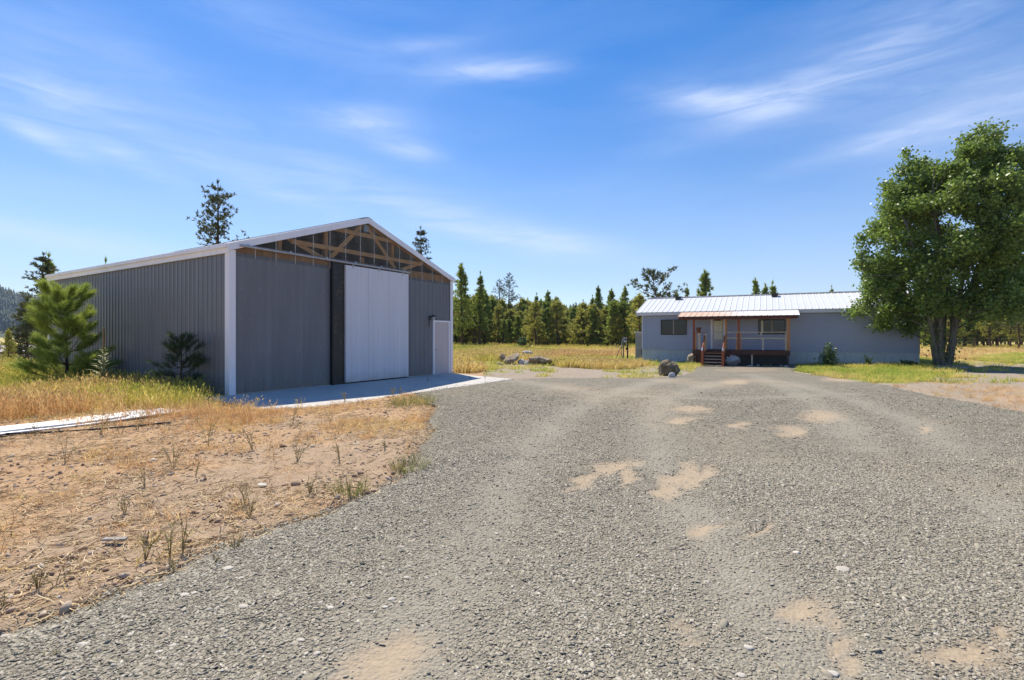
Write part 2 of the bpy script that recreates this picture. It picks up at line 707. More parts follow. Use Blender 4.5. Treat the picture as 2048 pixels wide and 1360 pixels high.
    ti = t.attr('tint', 'Fac', 'INSTANCER')
    g = t.n.new('ShaderNodeNewGeometry')
    jit = t.math('MULTIPLY', t.math('SUBTRACT', g.outputs['Random Per Island'], .5), .34)
    f = t.math('ADD', ti, jit, True)
    c = t.ramp(f, [(0, (.54, .29, .125)), (.18, (.66, .42, .195)), (.38, (.73, .56, .28)), (.58, (.68, .56, .15)), (.78, (.42, .46, .085)), (1, (.20, .33, .045))])
    t.leafy(c, .52, .6, .15)
    M['grass_blades'] = t.m

    t = NT('straw_litter')
    r = t.rand()
    c = t.ramp(r, [(0, (.38, .25, .125)), (.4, (.62, .45, .24)), (.75, (.74, .58, .34)), (1, (.27, .19, .12))])
    t.base(c).set(Roughness=.8)
    M['straw_litter'] = t.m

    # loose gravel
    t = NT('gravel_stone')
    r = t.rand()
    c = t.ramp(r, [(0, (.26, .227, .168)), (.3, (.315, .277, .208)), (.7, (.365, .323, .245)), (.93, (.43, .383, .297)), (.97, (.50, .455, .375)), (1, (.58, .53, .45))])
    sa = t.attr('sand', 'Fac', 'INSTANCER')
    c = t.mix(t.math('MULTIPLY', sa, .75, True), c, (.40, .325, .235))
    t.base(c).set(Roughness=.85)
    t.b.inputs['Specular IOR Level'].default_value = .25
    M['gravel_stone'] = t.m

    t = NT('gravel_bed')
    p = t.pos()
    v = t.voro(p, 46, 'Color')
    d = t.voro(p, 46, 'Distance')
    bw = t.n.new('ShaderNodeRGBToBW')
    t.l.new(v, bw.inputs[0])
    n2 = t.noise(p, .55, 5, .6)
    n3 = t.noise(p, 150, 2)
    c = t.ramp(bw.outputs[0], [(.15, (.20, .175, .130)), (.45, (.275, .243, .184)), (.7, (.335, .297, .227)), (.93, (.43, .383, .30))])
    c = t.mix(t.ramp(d, [(.32, 0), (.68, .75)]), c, (.15, .131, .097))
    c = t.mix(t.ramp(n2, [(.35, 0), (.68, .40)]), c, (.30, .27, .212))
    m1 = t.noise(p, 11, 5, .75)
    m2 = t.noise(p, 3.0, 4, .6)
    c = t.mix(t.ramp(m1, [(.38, .65), (.52, 0)]), c, (.12, .107, .082))
    c = t.mix(t.ramp(m1, [(.52, 0), (.66, .45)]), c, (.42, .38, .31))
    c = t.mix(t.ramp(m2, [(.35, .35), (.5, 0)]), c, (.155, .138, .106))
    tr = t.attr('track')
    c = t.mix(t.math('MULTIPLY', tr, .9, True), c, t.mix(t.ramp(n3, [(.35, 0), (.65, 1)]), (.262, .234, .182), (.345, .31, .245)))
    sa = t.attr('sand')
    sn = t.noise(p, 14, 7, .75, .3)
    sf = t.ramp(t.math('ADD', sa, t.math('MULTIPLY', t.math('SUBTRACT', sn, .5), 1.2)), [(.30, 0), (1.5, .85)])
    sc2 = t.ramp(t.noise(t.mapping(p, (7, 26, 1), (0, 0, .5)), 1.6, 5, .7), [(.3, (.36, .272, .178)), (.7, (.46, .358, .245))])
    c = t.mix(sf, c, sc2)
    t.base(c).set(Roughness=.9)
    t.b.inputs['Specular IOR Level'].default_value = .15
    hgt = t.math('MULTIPLY', t.math('SUBTRACT', 1.0, d), t.math('SUBTRACT', 1.0, t.math('MULTIPLY', sf, .85)))
    t.normal(t.bump(hgt, .9, .016, t.bump(n3, .3, .004)))
    M['gravel_bed'] = t.m

    # bare ground with attributes: meadow, green, grey
    t = NT('bare_ground')
    p = t.pos()
    n1 = t.noise(p, .9, 7, .66, .2)
    n2 = t.noise(p, 7, 6, .7, .4)
    n3 = t.noise(p, 60, 4, .65)
    dirt = t.ramp(n1, [(.28, (.37, .195, .090)), (.5, (.53, .315, .158)), (.72, (.64, .43, .235))])
    dirt = t.mix(.45, dirt, t.ramp(n2, [(.3, (.27, .152, .075)), (.55, (.55, .355, .19)), (.75, (.76, .57, .345))]))
    dirt = t.mix(.35, dirt, t.ramp(n3, [(.3, (.17, .11, .07)), (.7, (.60, .46, .32))]))
    gry = t.ramp(n2, [(.3, (.25, .205, .15)), (.7, (.40, .34, .265))])
    gry = t.mix(.35, gry, t.ramp(n3, [(.3, (.12, .11, .10)), (.7, (.5, .46, .40))]))
    c = t.mix(t.attr('grey'), dirt, gry)
    mead = t.ramp(n2, [(.3, (.38, .29, .09)), (.7, (.58, .47, .17))])
    c = t.mix(t.attr('meadow'), c, mead)
    c = t.mix(t.attr('green'), c, t.ramp(n2, [(.3, (.15, .19, .04)), (.7, (.30, .31, .075))]))
    t.base(c).set(Roughness=.95)
    t.b.inputs['Specular IOR Level'].default_value = .1
    t.normal(t.bump(n2, .8, .05, t.bump(n3, .7, .018)))
    M['bare_ground'] = t.m

    t = NT('far_forest')
    r = t.rand()
    t.leafy(t.ramp(r, [(0, (.03, .05, .025)), (1, (.07, .10, .04))]), .2)
    M['far_forest'] = t.m
    t = NT('hill_ground')
    n = t.noise(t.pos(), .01, 5)
    t.base(t.ramp(n, [(.35, (.035, .05, .022)), (.7, (.10, .10, .045))])).set(Roughness=1)
    M['hill_ground'] = t.m


special_materials()

# ================================================================== ground
BU, BV = np.array((.525, .851)), np.array((-.851, .525))     # barn axes: along the front, along the side
B0 = np.array((-7.18, 12.67))                                # barn near corner
BW, BL, BH, BP = 8.97, 12.68, 3.86, 5.39                     # width, length, eave, peak
BROT = math.atan2(.851, .525)


def barn_uv(x, y):
    return (x - B0[0]) * .525 + (y - B0[1]) * .851, -(x - B0[0]) * .851 + (y - B0[1]) * .525


def barn_xy(u, v):
    return B0[0] + .525 * u - .851 * v, B0[1] + .851 * u + .525 * v


HL = np.array((9.63, 36.85))                                 # house left front corner
HD = np.array((.892, -.452))
HN = np.array((.452, .892))
HLEN, HWID = 16.3, 8.0
HROT = math.atan2(-.452, .892)


def house_xy(a, b):
    return HL[0] + .892 * a + .452 * b, HL[1] - .452 * a + .892 * b


def house_ab(x, y):
    return (x - HL[0]) * .892 - (y - HL[1]) * .452, (x - HL[0]) * .452 + (y - HL[1]) * .892


def hx(px, b):
    """house-local x of the photo column px in the plane b"""
    r = (px - 1024) / F
    o = (HL[0] + .452 * b, HL[1] + .892 * b)
    return (r * o[1] - o[0]) / (.892 + .452 * r)


def hz(px, py, b):
    """height seen at photo pixel in the plane b of the house"""
    a = hx(px, b)
    Y = house_xy(a, b)[1]
    return CAMZ + (HZ - py) / F * Y


# gravel borders (ground metres): left border x(y) and right border x(y)
GL = [(-12, -8), (-5.5, 0), (-2.9, 2.2), (-2.58, 2.52), (-2.46, 2.8), (-2.22, 3.18), (-2.01, 3.68), (-1.61, 4.18), (-1.41, 4.63), (-1.24, 5.27), (-1.14, 6.5),
      (-1.25, 7.65), (-1.6, 9.57), (-1.75, 11.3), (-2.35, 12.6), (-2.7, 13.42)]
GL += [(barn_xy(u, -3.28)[0], barn_xy(u, -3.28)[1]) for u in (3.6, 5, 6.5, 8.5)]
GL += [(1.6, 18.9), (5.2, 19.6), (6.9, 21.0), (9.0, 25.0), (11.0, 29.6), (11.6, 31.4)]
GR = [(10, -8), (10, 0), (10, 6), (10.5, 10.2), (11.2, 13.5), (12.6, 17.5), (13.6, 22.0), (14.4, 25.5), (16.6, 29.2), (16.9, 31.4)]
gly, glx = [p[1] for p in GL], [p[0] for p in GL]
gry, grx = [p[1] for p in GR], [p[0] for p in GR]


def gl(y):
    return np.interp(y, gly, glx) + (fbm(np.asarray(y) * 1.7, 3.3, 5) - .5) * .30 + (fbm(np.asarray(y) * 9, 1.3, 15) - .5) * .10


def gr(y):
    return np.interp(y, gry, grx) + (fbm(np.asarray(y) * 1.3, 7.3, 6) - .5) * .5


def in_gravel(x, y, grow=0.0):
    return (y > -8) & (y < 31.4) & (x > gl(y) - grow) & (x < gr(y) + grow)


def in_apron(x, y, g=0.0):
    u, v = barn_uv(x, y)
    return (u > -.9 - g) & (u < 8.75 + g) & (v > -3.25 - g) & (v < .2)


def in_barn(x, y, g=0.0):
    u, v = barn_uv(x, y)
    return (u > -g) & (u < BW + g) & (v > -.02 - g) & (v < BL + g)


def in_house(x, y, g=0.0):
    a, b = house_ab(x, y)
    return (a > -g) & (a < HLEN + g) & (b > -g) & (b < HWID + g)


def pp(*pts):
    return [P(a, b)[:2] for a, b in pts]


GREEN = [pp((1085, 733), (1180, 727), (1290, 731), (1400, 733), (1400, 712), (1280, 712), (1110, 714)),
         pp((1598, 735), (1625, 750), (1700, 762), (1790, 768), (1850, 762), (1900, 748), (1895, 722), (1838, 716), (1600, 722)),
         pp((1950, 722), (2048, 728), (2300, 735), (2300, 708), (2048, 705), (1965, 712)),
         pp((915, 740), (985, 744), (1000, 728), (905, 726))]
DENSE_L = [(-60, 10.2), (-11, 9.2), (-9.0, 9.0), (-7.9, 9.7), (-7.1, 10.4), (-6.2, 10.8), (-5.9, 12.2), (-7.2, 13.4), (-18, 20), (-40, 48), (-120, 70)]


def masks(x, y):
    """meadow, green, grey weights on the ground"""
    jx = x + (fbm(x * 1.1, y * 1.1, 31) - .5) * 1.2
    jy = y + (fbm(x * 1.1 + 9, y * 1.1, 33) - .5) * 1.2
    left = in_poly(jx, jy, DENSE_L)
    back = (jy > np.where((jx > -1.2) & (jx < 2.6), 28.9, 27.2) + 5.0 * sm(jx, 5, 9)) & (jx < 9.3) | (jy > 33 + 0 * jx) & (jx > 23) | (jy > 45)
    side = (jx < -.9) & (jx > -3) & (jy > 20.5) & (jx < -2.2 + (jy - 20.3) * .9)
    mead = (left | back | side).astype(float)
    green = np.zeros_like(mead)
    for g in GREEN:
        green = np.maximum(green, in_poly(jx, jy, g).astype(float))
    grey = ((jy > 16.5) & (jx > -1) & (jy < 40)).astype(float) * .85
    grey = np.maximum(grey, .75 * sm(x, 6, 9) * (1 - .6 * sm(fbm(x * .7, y * .7, 45), .5, .62)))
    n = fbm(x * .35 + 4, y * .35, 44)
    grey = np.maximum(grey, .4 * sm(n, .52, .62) * (y < 12))
    return mead, green * (.7 + .3 * fbm(x, y, 3)), grey


def make_ground():
    n = 470
    a = 3.2
    b = math.asinh(2600 / a)
    t = np.linspace(-1, 1, n)
    gx = -2.6 + a * np.sinh(b * t)
    gy = 6.5 + a * np.sinh(b * t)
    X, Y = np.meshgrid(gx, gy)
    X, Y = X.ravel(), Y.ravel()
    Z = H(X, Y)
    near = (1 - sm(np.hypot(X + 2, Y - 8), 22, 45))
    rough = (fbm(X * 1.3, Y * 1.3, 71) - .5) * .10 + (fbm(X * 5, Y * 5, 72) - .5) * .055 + np.maximum(fbm(X * 11, Y * 11, 73) - .55, 0) * .12
    ing = in_gravel(X, Y, .12)
    Z = Z + rough * near * np.where(ing, 0, 1) * np.where(in_apron(X, Y, .35), 0, 1) * np.where(in_barn(X, Y, .2), 0, 1)
    Z = Z - .05 * ing - .12 * in_apron(X, Y, -.15) - .12 * in_barn(X, Y, -.2)
    i = np.arange(n - 1)
    q = (i[:, None] * n + i[None, :]).ravel()
    Fc = np.stack([q, q + 1, q + n + 1, q + n], 1)
    me = mesh_np('ground', np.stack([X, Y, Z], 1), Fc, True)
    for nm, w in zip(('meadow', 'green', 'grey'), masks(X, Y)):
        at = me.attributes.new(nm, 'FLOAT', 'POINT')
        at.data.foreach_set('value', w.astype(np.float32))
    o = link('ground', me, m=M['bare_ground'])
    tag(o, kind='structure')


make_ground()

# sand patches and wheel tracks, photo ellipses on the gravel: x, y, rx, ry, tilt
SAND = [(800, 1325, 75, 45, 20), (850, 1290, 40, 30, 0), (1215, 940, 55, 16, 10), (1165, 962, 45, 16, 25), (1255, 965, 16, 30, 0), (1360, 955, 45, 22, 30), (1345, 990, 26, 30, 10),
        (1400, 960, 45, 16, 25), (1490, 856, 22, 7, -10), (1590, 867, 45, 14, 0), (1640, 835, 55, 12, 0), (1518, 1070, 14, 28, 0), (1420, 1068, 22, 16, 0),
        (1930, 1335, 85, 48, -10), (1990, 1275, 40, 26, -10), (1640, 1310, 26, 45, 0), (1615, 1240, 18, 30, 0), (1400, 1300, 22, 24, 0), (1365, 845, 30, 10, 0), (1380, 820, 45, 8, 0),
        (1470, 765, 30, 6, 0), (1860, 862, 14, 8, 0), (1700, 760, 60, 5, 0)]
TRACK = [[(1330, 760), (1190, 800), (1100, 850), (1020, 960), (900, 1150), (760, 1359)],
         [(1440, 765), (1330, 800), (1300, 850), (1340, 980), (1480, 1160), (1660, 1359)],
         [(1560, 765), (1700, 800), (1840, 850), (1930, 930), (2000, 1040)],
         [(1500, 750), (1600, 790), (1680, 840), (1720, 900)],
         [(1030, 762), (1200, 790), (1450, 800), (1700, 790)]]


def sand_track(x, y):
    s = np.zeros(x.shape)
    wx = x + (fbm(x * 2.2, y * 2.2, 91, 5) - .5) * .62
    wy = y + (fbm(x * 2.2 + 5, y * 2.2, 92, 5) - .5) * .62
    d = np.maximum(wy, .5)
    px = 1024 + wx / d * F
    py = HZ + (CAMZ - H(wx, wy)) / d * F
    for (cx, cy, rx, ry, ti) in SAND:
        c, sn = math.cos(math.radians(ti)), math.sin(math.radians(ti))
        ex, ey = px - cx, -(py - cy)
        q = ((ex * c + ey * sn) / rx) ** 2 + ((-ex * sn + ey * c) / ry) ** 2
        s = np.maximum(s, np.clip(1.05 - .5 * q, 0, 1))
        s = np.maximum(s, .42 * np.exp(-q / 4))
    dust = .40 * sm(fbm(x * .33 + 2, y * .22, 97), .46, .66) + .12 * sm(y, 7, 16)
    s = np.maximum(np.where(y > 1.0, s, 0), dust * sm(np.minimum(x - gl(y), gr(y) - x), .1, 1.4))
    tr = np.zeros(x.shape)
    for line in TRACK:
        g = [P(*p)[:2] for p in line]
        for (x1, y1), (x2, y2) in zip(g[:-1], g[1:]):
            l2 = (x2 - x1) ** 2 + (y2 - y1) ** 2
            k = np.clip(((x - x1) * (x2 - x1) + (y - y1) * (y2 - y1)) / l2, 0, 1)
            dd = np.hypot(x - x1 - k * (x2 - x1), y - y1 - k * (y2 - y1))
            tr = np.maximum(tr, np.exp(-(dd / .42) ** 2))
    tr = tr * (.4 + 1.0 * fbm(x * 1.2, y * 1.2, 95))
    return s, np.clip(tr, 0, 1)


def gravel_z(x, y):
    e = np.minimum(x - gl(y), gr(y) - x)
    s, tr = sand_track(x, y)
    return H(x, y) + .028 * sm(e, -.05, .25) + (fbm(x * 2.2, y * 2.2, 61) - .5) * .03 - .012 * tr - .012 * np.clip(s, 0, 1) + .004


def make_gravel():
    ys = np.concatenate([np.arange(-8, 1.4, .35), np.arange(1.4, 12, .065), np.arange(12, 31.4, .2)])
    k = np.linspace(0, 1, 170)
    Y = np.repeat(ys, 170)
    a, b = gl(ys), gr(ys)
    X = (a[:, None] + (b - a)[:, None] * k[None, :]).ravel()
    Z = gravel_z(X, Y)
    n = 170
    i, j = np.arange(len(ys) - 1), np.arange(n - 1)
    q = (i[:, None] * n + j[None, :]).ravel()
    Fc = np.stack([q, q + 1, q + n + 1, q + n], 1)
    me = mesh_np('gravel_driveway', np.stack([X, Y, Z], 1), Fc, True)
    s, tr = sand_track(X, Y)
    for nm, w in (('sand', s), ('track', tr)):
        at = me.attributes.new(nm, 'FLOAT', 'POINT')
        at.data.foreach_set('value', w.astype(np.float32))
    o = link('gravel_driveway', me, m=M['gravel_bed'])
    tag(o, kind='structure')


make_gravel()

# ------------------------------------------------------------------ concrete apron in slabs
def make_apron():
    root = bpy.data.objects.new('concrete_apron', None)
    col.objects.link(root)
    tag(root, kind='structure')
    root.location = (B0[0], B0[1], 0)
    root.rotation_euler.z = BROT
    us = [-.9, 2.1, 5.1, 7.25, 8.6]
    for u0, u1 in zip(us[:-1], us[1:]):
        for v0, v1 in ((-3.2, -1.62), (-1.61, -.03)):
            m = MB()
            e = .006
            rt = 8.9 if u1 == 8.6 and v1 > -1 else u1
            c = [(u0 + e, v0), (u1 - e, v0), (rt - e, v1), (u0 + e, v1)]
            top = [(x, y, .015 - .085 * (-y / 3.2)) for x, y in c]
            bot = [(x, y, -.22) for x, y in c]
            m.v = bot + top
            m.f = [(0, 3, 2, 1), (4, 5, 6, 7), (0, 1, 5, 4), (1, 2, 6, 5), (2, 3, 7, 6), (3, 0, 4, 7)]
            m.build('concrete_slab', M['concrete'], root)


make_apron()

# ================================================================== metal barn
def rib_panel(w, z0, z1, pitch=.229, d=.020, zt=None):
    """ribbed sheet in the xz plane, ribs towards -y; zt(x) gives a sloped top"""
    prof = []
    n = max(1, round(w / pitch))
    p = w / n
    for i in range(n):
        o = i * p
        prof += [(o, 0), (o + p * .08, -d), (o + p * .20, -d), (o + p * .28, 0), (o + p * .50, 0), (o + p * .53, -d * .25), (o + p * .58, -d * .25), (o + p * .61, 0)]
    prof.append((w, 0))
    v, f = [], []
    for x, y in prof:
        v += [(x, y, z0), (x, y, z1 if zt is None else zt(x))]
    for i in range(len(prof) - 1):
        f.append((2 * i, 2 * i + 2, 2 * i + 3, 2 * i + 1))
    m = MB()
    m.v, m.f = v, f
    return m


barn = thing('metal_barn', 'tall grey ribbed metal barn with white trim and clear gable', 'barn', (B0[0], B0[1], 0), BROT)


def roof_z(u):
    return BH + (BP - BH) * (1 - abs(u - BW / 2) / (BW / 2))


def make_barn():
    G, Wm = M['grey_metal'], M['white_metal']
    # side wall: fourteen sheets sharing one mesh
    n = 14
    w = BL / n
    me = rib_panel(w, 0, 3.74).mesh('siding_panel', G)
    for i in range(n):
        o = link('siding_panel', me, barn, (0, (i + 1) * w, 0))
        o.rotation_euler.z = -math.pi / 2
        if i % 3 == 1:
            o.location.x -= .002
    # front wall sheets
    for x0, x1, z0 in ((.12, 1.12, .03), (1.12, 2.1, .03), (2.1, 3.08, .03), (6.28, 7.06, .03), (7.06, 7.8, .03), (7.80, 8.86, 2.12)):
        link('siding_panel', rib_panel(x1 - x0, z0, 3.66).mesh('siding_panel', G), barn, (x0, 0, 0))
    # walls out of sight, closed so the barn is dark inside
    MB().poly([(BW, 0, 0), (BW, BL, 0), (BW, BL, BH), (BW, 0, BH)]).build('wall', G, barn)
    MB().poly([(0, BL, 0), (0, BL, BH), (BW / 2, BL, BP), (BW, BL, BH), (BW, BL, 0)]).build('wall', G, barn)
    MB().box(.05, BW - .05, .05, BL - .05, -.05, -.01).build('floor_slab', M['concrete'], barn)
    # roof sheets
    sl = math.hypot(BW / 2 + .10, (BP - BH) * (BW / 2 + .10) / (BW / 2))
    an = math.atan2(BP - BH, BW / 2)
    n = 14
    w = (BL + .16) / n
    rp = rib_panel(w, 0, sl, .229, .02).mesh('roof_panel', M['roof_white'])
    for s in (0, 1):
        for i in range(n):
            o = link('roof_panel', rp, barn)
            if s == 0:
                o.location = (-.10, -.08 + (i + 1) * w, BH + .03 - .034)
                o.rotation_euler = (-(math.pi / 2 - an), 0, -math.pi / 2)
            else:
                o.location = (BW + .10, -.08 + i * w, BH + .03 - .034)
                o.rotation_euler = (-(math.pi / 2 - an), 0, math.pi / 2)
    MB().poly([(BW / 2 - .2, -.1, BP + .0), (BW / 2, -.1, BP + .055), (BW / 2, BL + .1, BP + .055), (BW / 2 - .2, BL + .1, BP + .0)]) \
        .poly([(BW / 2, -.1, BP + .055), (BW / 2 + .2, -.1, BP + .0), (BW / 2 + .2, BL + .1, BP + .0), (BW / 2, BL + .1, BP + .055)]).build('ridge_cap', M['roof_white'], barn)
    # rows of fasteners on the sheets
    sc_ = MB()
    for zz in (.35, 1.15, 1.95, 2.75, 3.5):
        for i in range(55):
            y = .115 + i * .2265
            sc_.box(-.008, -.0005, y - .008, y + .008, zz - .008, zz + .008)
        for x in np.arange(.3, 3.0, .24):
            sc_.box(x - .008, x + .008, -.008, -.0005, zz - .008, zz + .008)
        for x in np.arange(6.45, 8.8, .24):
            if zz > 2.2 or x < 7.75:
                sc_.box(x - .008, x + .008, -.008, -.0005, zz - .008, zz + .008)
    tag(sc_.build('screw_heads', M['galvanised'], barn), kind='stuff')
    # trims
    m = MB().box(-.045, .12, -.045, -.023, 0, 3.72).box(-.045, -.023, -.0225, .16, 0, 3.72)
    m.build('corner_trim', Wm, barn)
    MB().box(BW - .12, BW + .045, -.045, -.023, 0, 3.80).box(BW + .023, BW + .045, -.0225, .15, 0, 3.80).build('corner_trim', Wm, barn)
    MB().box(-.045, -.023, BL - .16, BL + .045, 0, 3.72).build('corner_trim', Wm, barn)
    MB().box(-.075, -.024, -.05, BL + .05, 3.63, 3.80).build('eave_fascia', Wm, barn)
    MB().box(-.125, -.077, -.06, BL + .06, 3.765, 3.855).build('eave_gutter', Wm, barn)
    for s in (-1, 1):
        e = BW / 2 + s * (BW / 2 + .11)
        m = MB()
        zE, zP = BH - .035, BP + .005
        a, b = (e, zE), (BW / 2, zP)
        y0, y1 = -.115, -.07
        h = .155
        m.v = [(a[0], y0, a[1] - h), (b[0], y0, b[1] - h), (b[0], y0, b[1] + .03), (a[0], y0, a[1] + .03),
               (a[0], y1, a[1] - h), (b[0], y1, b[1] - h), (b[0], y1, b[1] + .03), (a[0], y1, a[1] + .03)]
        m.f = [(0, 1, 2, 3), (7, 6, 5, 4), (0, 4, 5, 1), (3, 2, 6, 7), (0, 3, 7, 4), (1, 5, 6, 2)]
        m.build('rake_trim', Wm, barn)
    MB().box(.12, 3.05, -.03, -.002, -.0, .03).build('base_trim', M['tan_trim'], barn)
    MB().box(6.30, 7.8, -.03, -.002, -.0, .03).build('base_trim', M['tan_trim'], barn)
    # header boards and truss behind the clear sheets
    for x0, x1 in ((.1, 3.1), (3.1, 6.2), (6.2, BW - .1)):
        MB().box(x0 + .002, x1 - .002, .02, .06, 3.62, 3.92).build('header_board', M['header_wood'], barn)
    T = M['truss_wood']

    def web(a, b, w=.13, y=.10, nm='truss_web'):
        MB().bar((a[0], y, a[1]), (b[0], y, b[1]), .04, w, (0, 1, 0) if False else (0, 0, 1)).build(nm, T, barn)
    web((1.62, 4.33), (2.9, 3.86))
    web((4.42, 5.22), (3.10, 3.90))
    web((4.55, 5.22), (5.92, 3.88))
    web((7.34, 4.33), (6.15, 3.88))
    for s in (-1, 1):
        web((BW / 2 + s * 4.3, 3.86), (BW / 2 + s * .02, 5.29), .12, .145, 'truss_chord')
    for z, x0, x1 in ((4.22, 1.75, 7.2), (4.85, 3.2, 5.9)):
        MB().bar((x0, .055, z), (x1, .055, z), .035, .13).build('girt', T, barn)
    for x, z0, z1 in ((1.50, 3.93, 4.28), (3.06, 3.93, 4.80), (5.88, 3.93, 4.80), (4.5, 3.93, 4.15)):
        MB().box(x - .06, x + .06, .19, .31, z0, z1).build('post', T, barn)
    MB().box(4.40, 4.60, .02, .05, 4.98, 5.20).build('peak_plate', M['galvanised'], barn)
    # clear corrugated sheets with bright lapped seams
    n = 15
    w = (BW - .1) / n
    for i in range(n):
        x0 = .05 + i * w
        zt = lambda x, x0=x0: roof_z(x0 + x) - .07
        if roof_z(x0 + w / 2) - 3.6 < .1:
            continue
        sh = MB()
        k = 8
        pts = []
        for j in range(k * 4 + 1):
            x = w * j / (k * 4)
            pts.append((x, -.006 + .006 * math.cos(2 * math.pi * j / 4)))
        xs = sorted(pts)
        for x, y in xs:
            sh.v += [(x, y - .024, 3.57), (x, y - .024, max(zt(x), 3.58))]
        for j in range(len(xs) - 1):
            sh.f.append((2 * j, 2 * j + 2, 2 * j + 3, 2 * j + 1))
        # interrupted by the door header in the middle bay
        o = link('clear_panel', sh.mesh('clear_panel', M['clear_sheet']), barn, (x0, 0, 0))
        if i:
            MB().box(x0 - .011, x0 + .011, -.046, -.043, 3.57, roof_z(x0) - .09).build('panel_seam', M['seam_strip'], barn)
    # sliding door
    MB().box(3.08, 6.30, -.095, -.055, .0, 3.78).build('door_backing', M['dark_board'], barn)
    MB().box(3.035, 3.08, -.13, -.0, .0, 3.80).build('door_edge_shadow', M['black_metal'], barn)  # black strip standing in for the shadow line left of the door
    sd = None
    for x0, x1 in ((3.515, 4.425), (4.43, 5.345), (5.35, 6.29)):
        link('door_sheet', rib_panel(x1 - x0, .06, 3.74, .152, .007).mesh('door_sheet', M['door_white']), barn, (x0, -.16, 0))
    MB().box(3.512, 6.293, -.159, -.10, .055, .075).box(3.508, 3.5145, -.168, -.10, .06, 3.74).box(6.291, 6.298, -.168, -.10, .06, 3.74).box(3.512, 6.293, -.158, -.10, 3.70, 3.738).build('door_frame', M['door_white'], barn)
    MB().tube([(.18, -.15, 3.84), (6.36, -.15, 3.81)], .032, 8).build('door_track', M['galvanised'], barn)
    for x in (.4, 1.6, 2.8, 3.9, 5.0, 6.1):
        MB().box(x - .03, x + .03, -.175, -.05, 3.845, 3.89).build('track_bracket', M['galvanised'], barn)
    for x in (3.8, 4.9, 6.0):
        MB().box(x - .025, x + .025, -.168, -.155, 3.66, 3.80).build('door_hanger', M['galvanised'], barn)
    # entry door
    MB().box(7.80, 7.87, -.05, .02, .0, 2.06).box(8.74, 8.81, -.05, .02, .0, 2.06).box(7.80, 8.81, -.0505, .02, 2.06, 2.12).build('door_casing', Wm, barn)
    d = MB().box(7.87, 8.74, -.018, .02, .012, 2.06).build('entry_door', M['entry_door'], barn)
    d['label'] = 'pale pinkish entry door in white casing'
    MB().lathe([(.0, 0), (.028, .002), (.03, .02), (.016, .035), (.016, .06)], n=10).build('door_knob', M['galvanised'], d)
    kn = d.children[0]
    kn.location = (7.95, -.075, .98)
    kn.rotation_euler.x = -math.pi / 2
    # wall lamp with cage and hanging cord
    lx, lz = 7.62, 2.2
    lamp = MB().box(lx - .06, lx + .06, -.045, -.02, lz - .07, lz + .07).bar((lx, -.04, lz + .06), (lx, -.20, lz + .10), .03, .03) \
        .lathe([(.02, .12), (.09, .08), (.105, .05), (.10, .045), (.03, .05)], (lx, -.2, lz), 12).build('wall_lamp', M['black_metal'], barn)
    MB().lathe([(.055, .05), (.062, .0), (.055, -.06), (.0, -.085)], (lx, -.2, lz), 12).build('lamp_jar', M['galvanised'], lamp)
    MB().tube([(lx - .03, -.03, lz - .07), (lx - .05, -.04, lz - .2), (lx - .045, -.03, lz - .34)], .013, 5).build('cord', M['black_rubber'], lamp)


make_barn()

# ================================================================== house
house = thing('mobile_home', 'long low blue grey lap sided home with white metal roof', 'house', (HL[0], HL[1], 0), HROT)


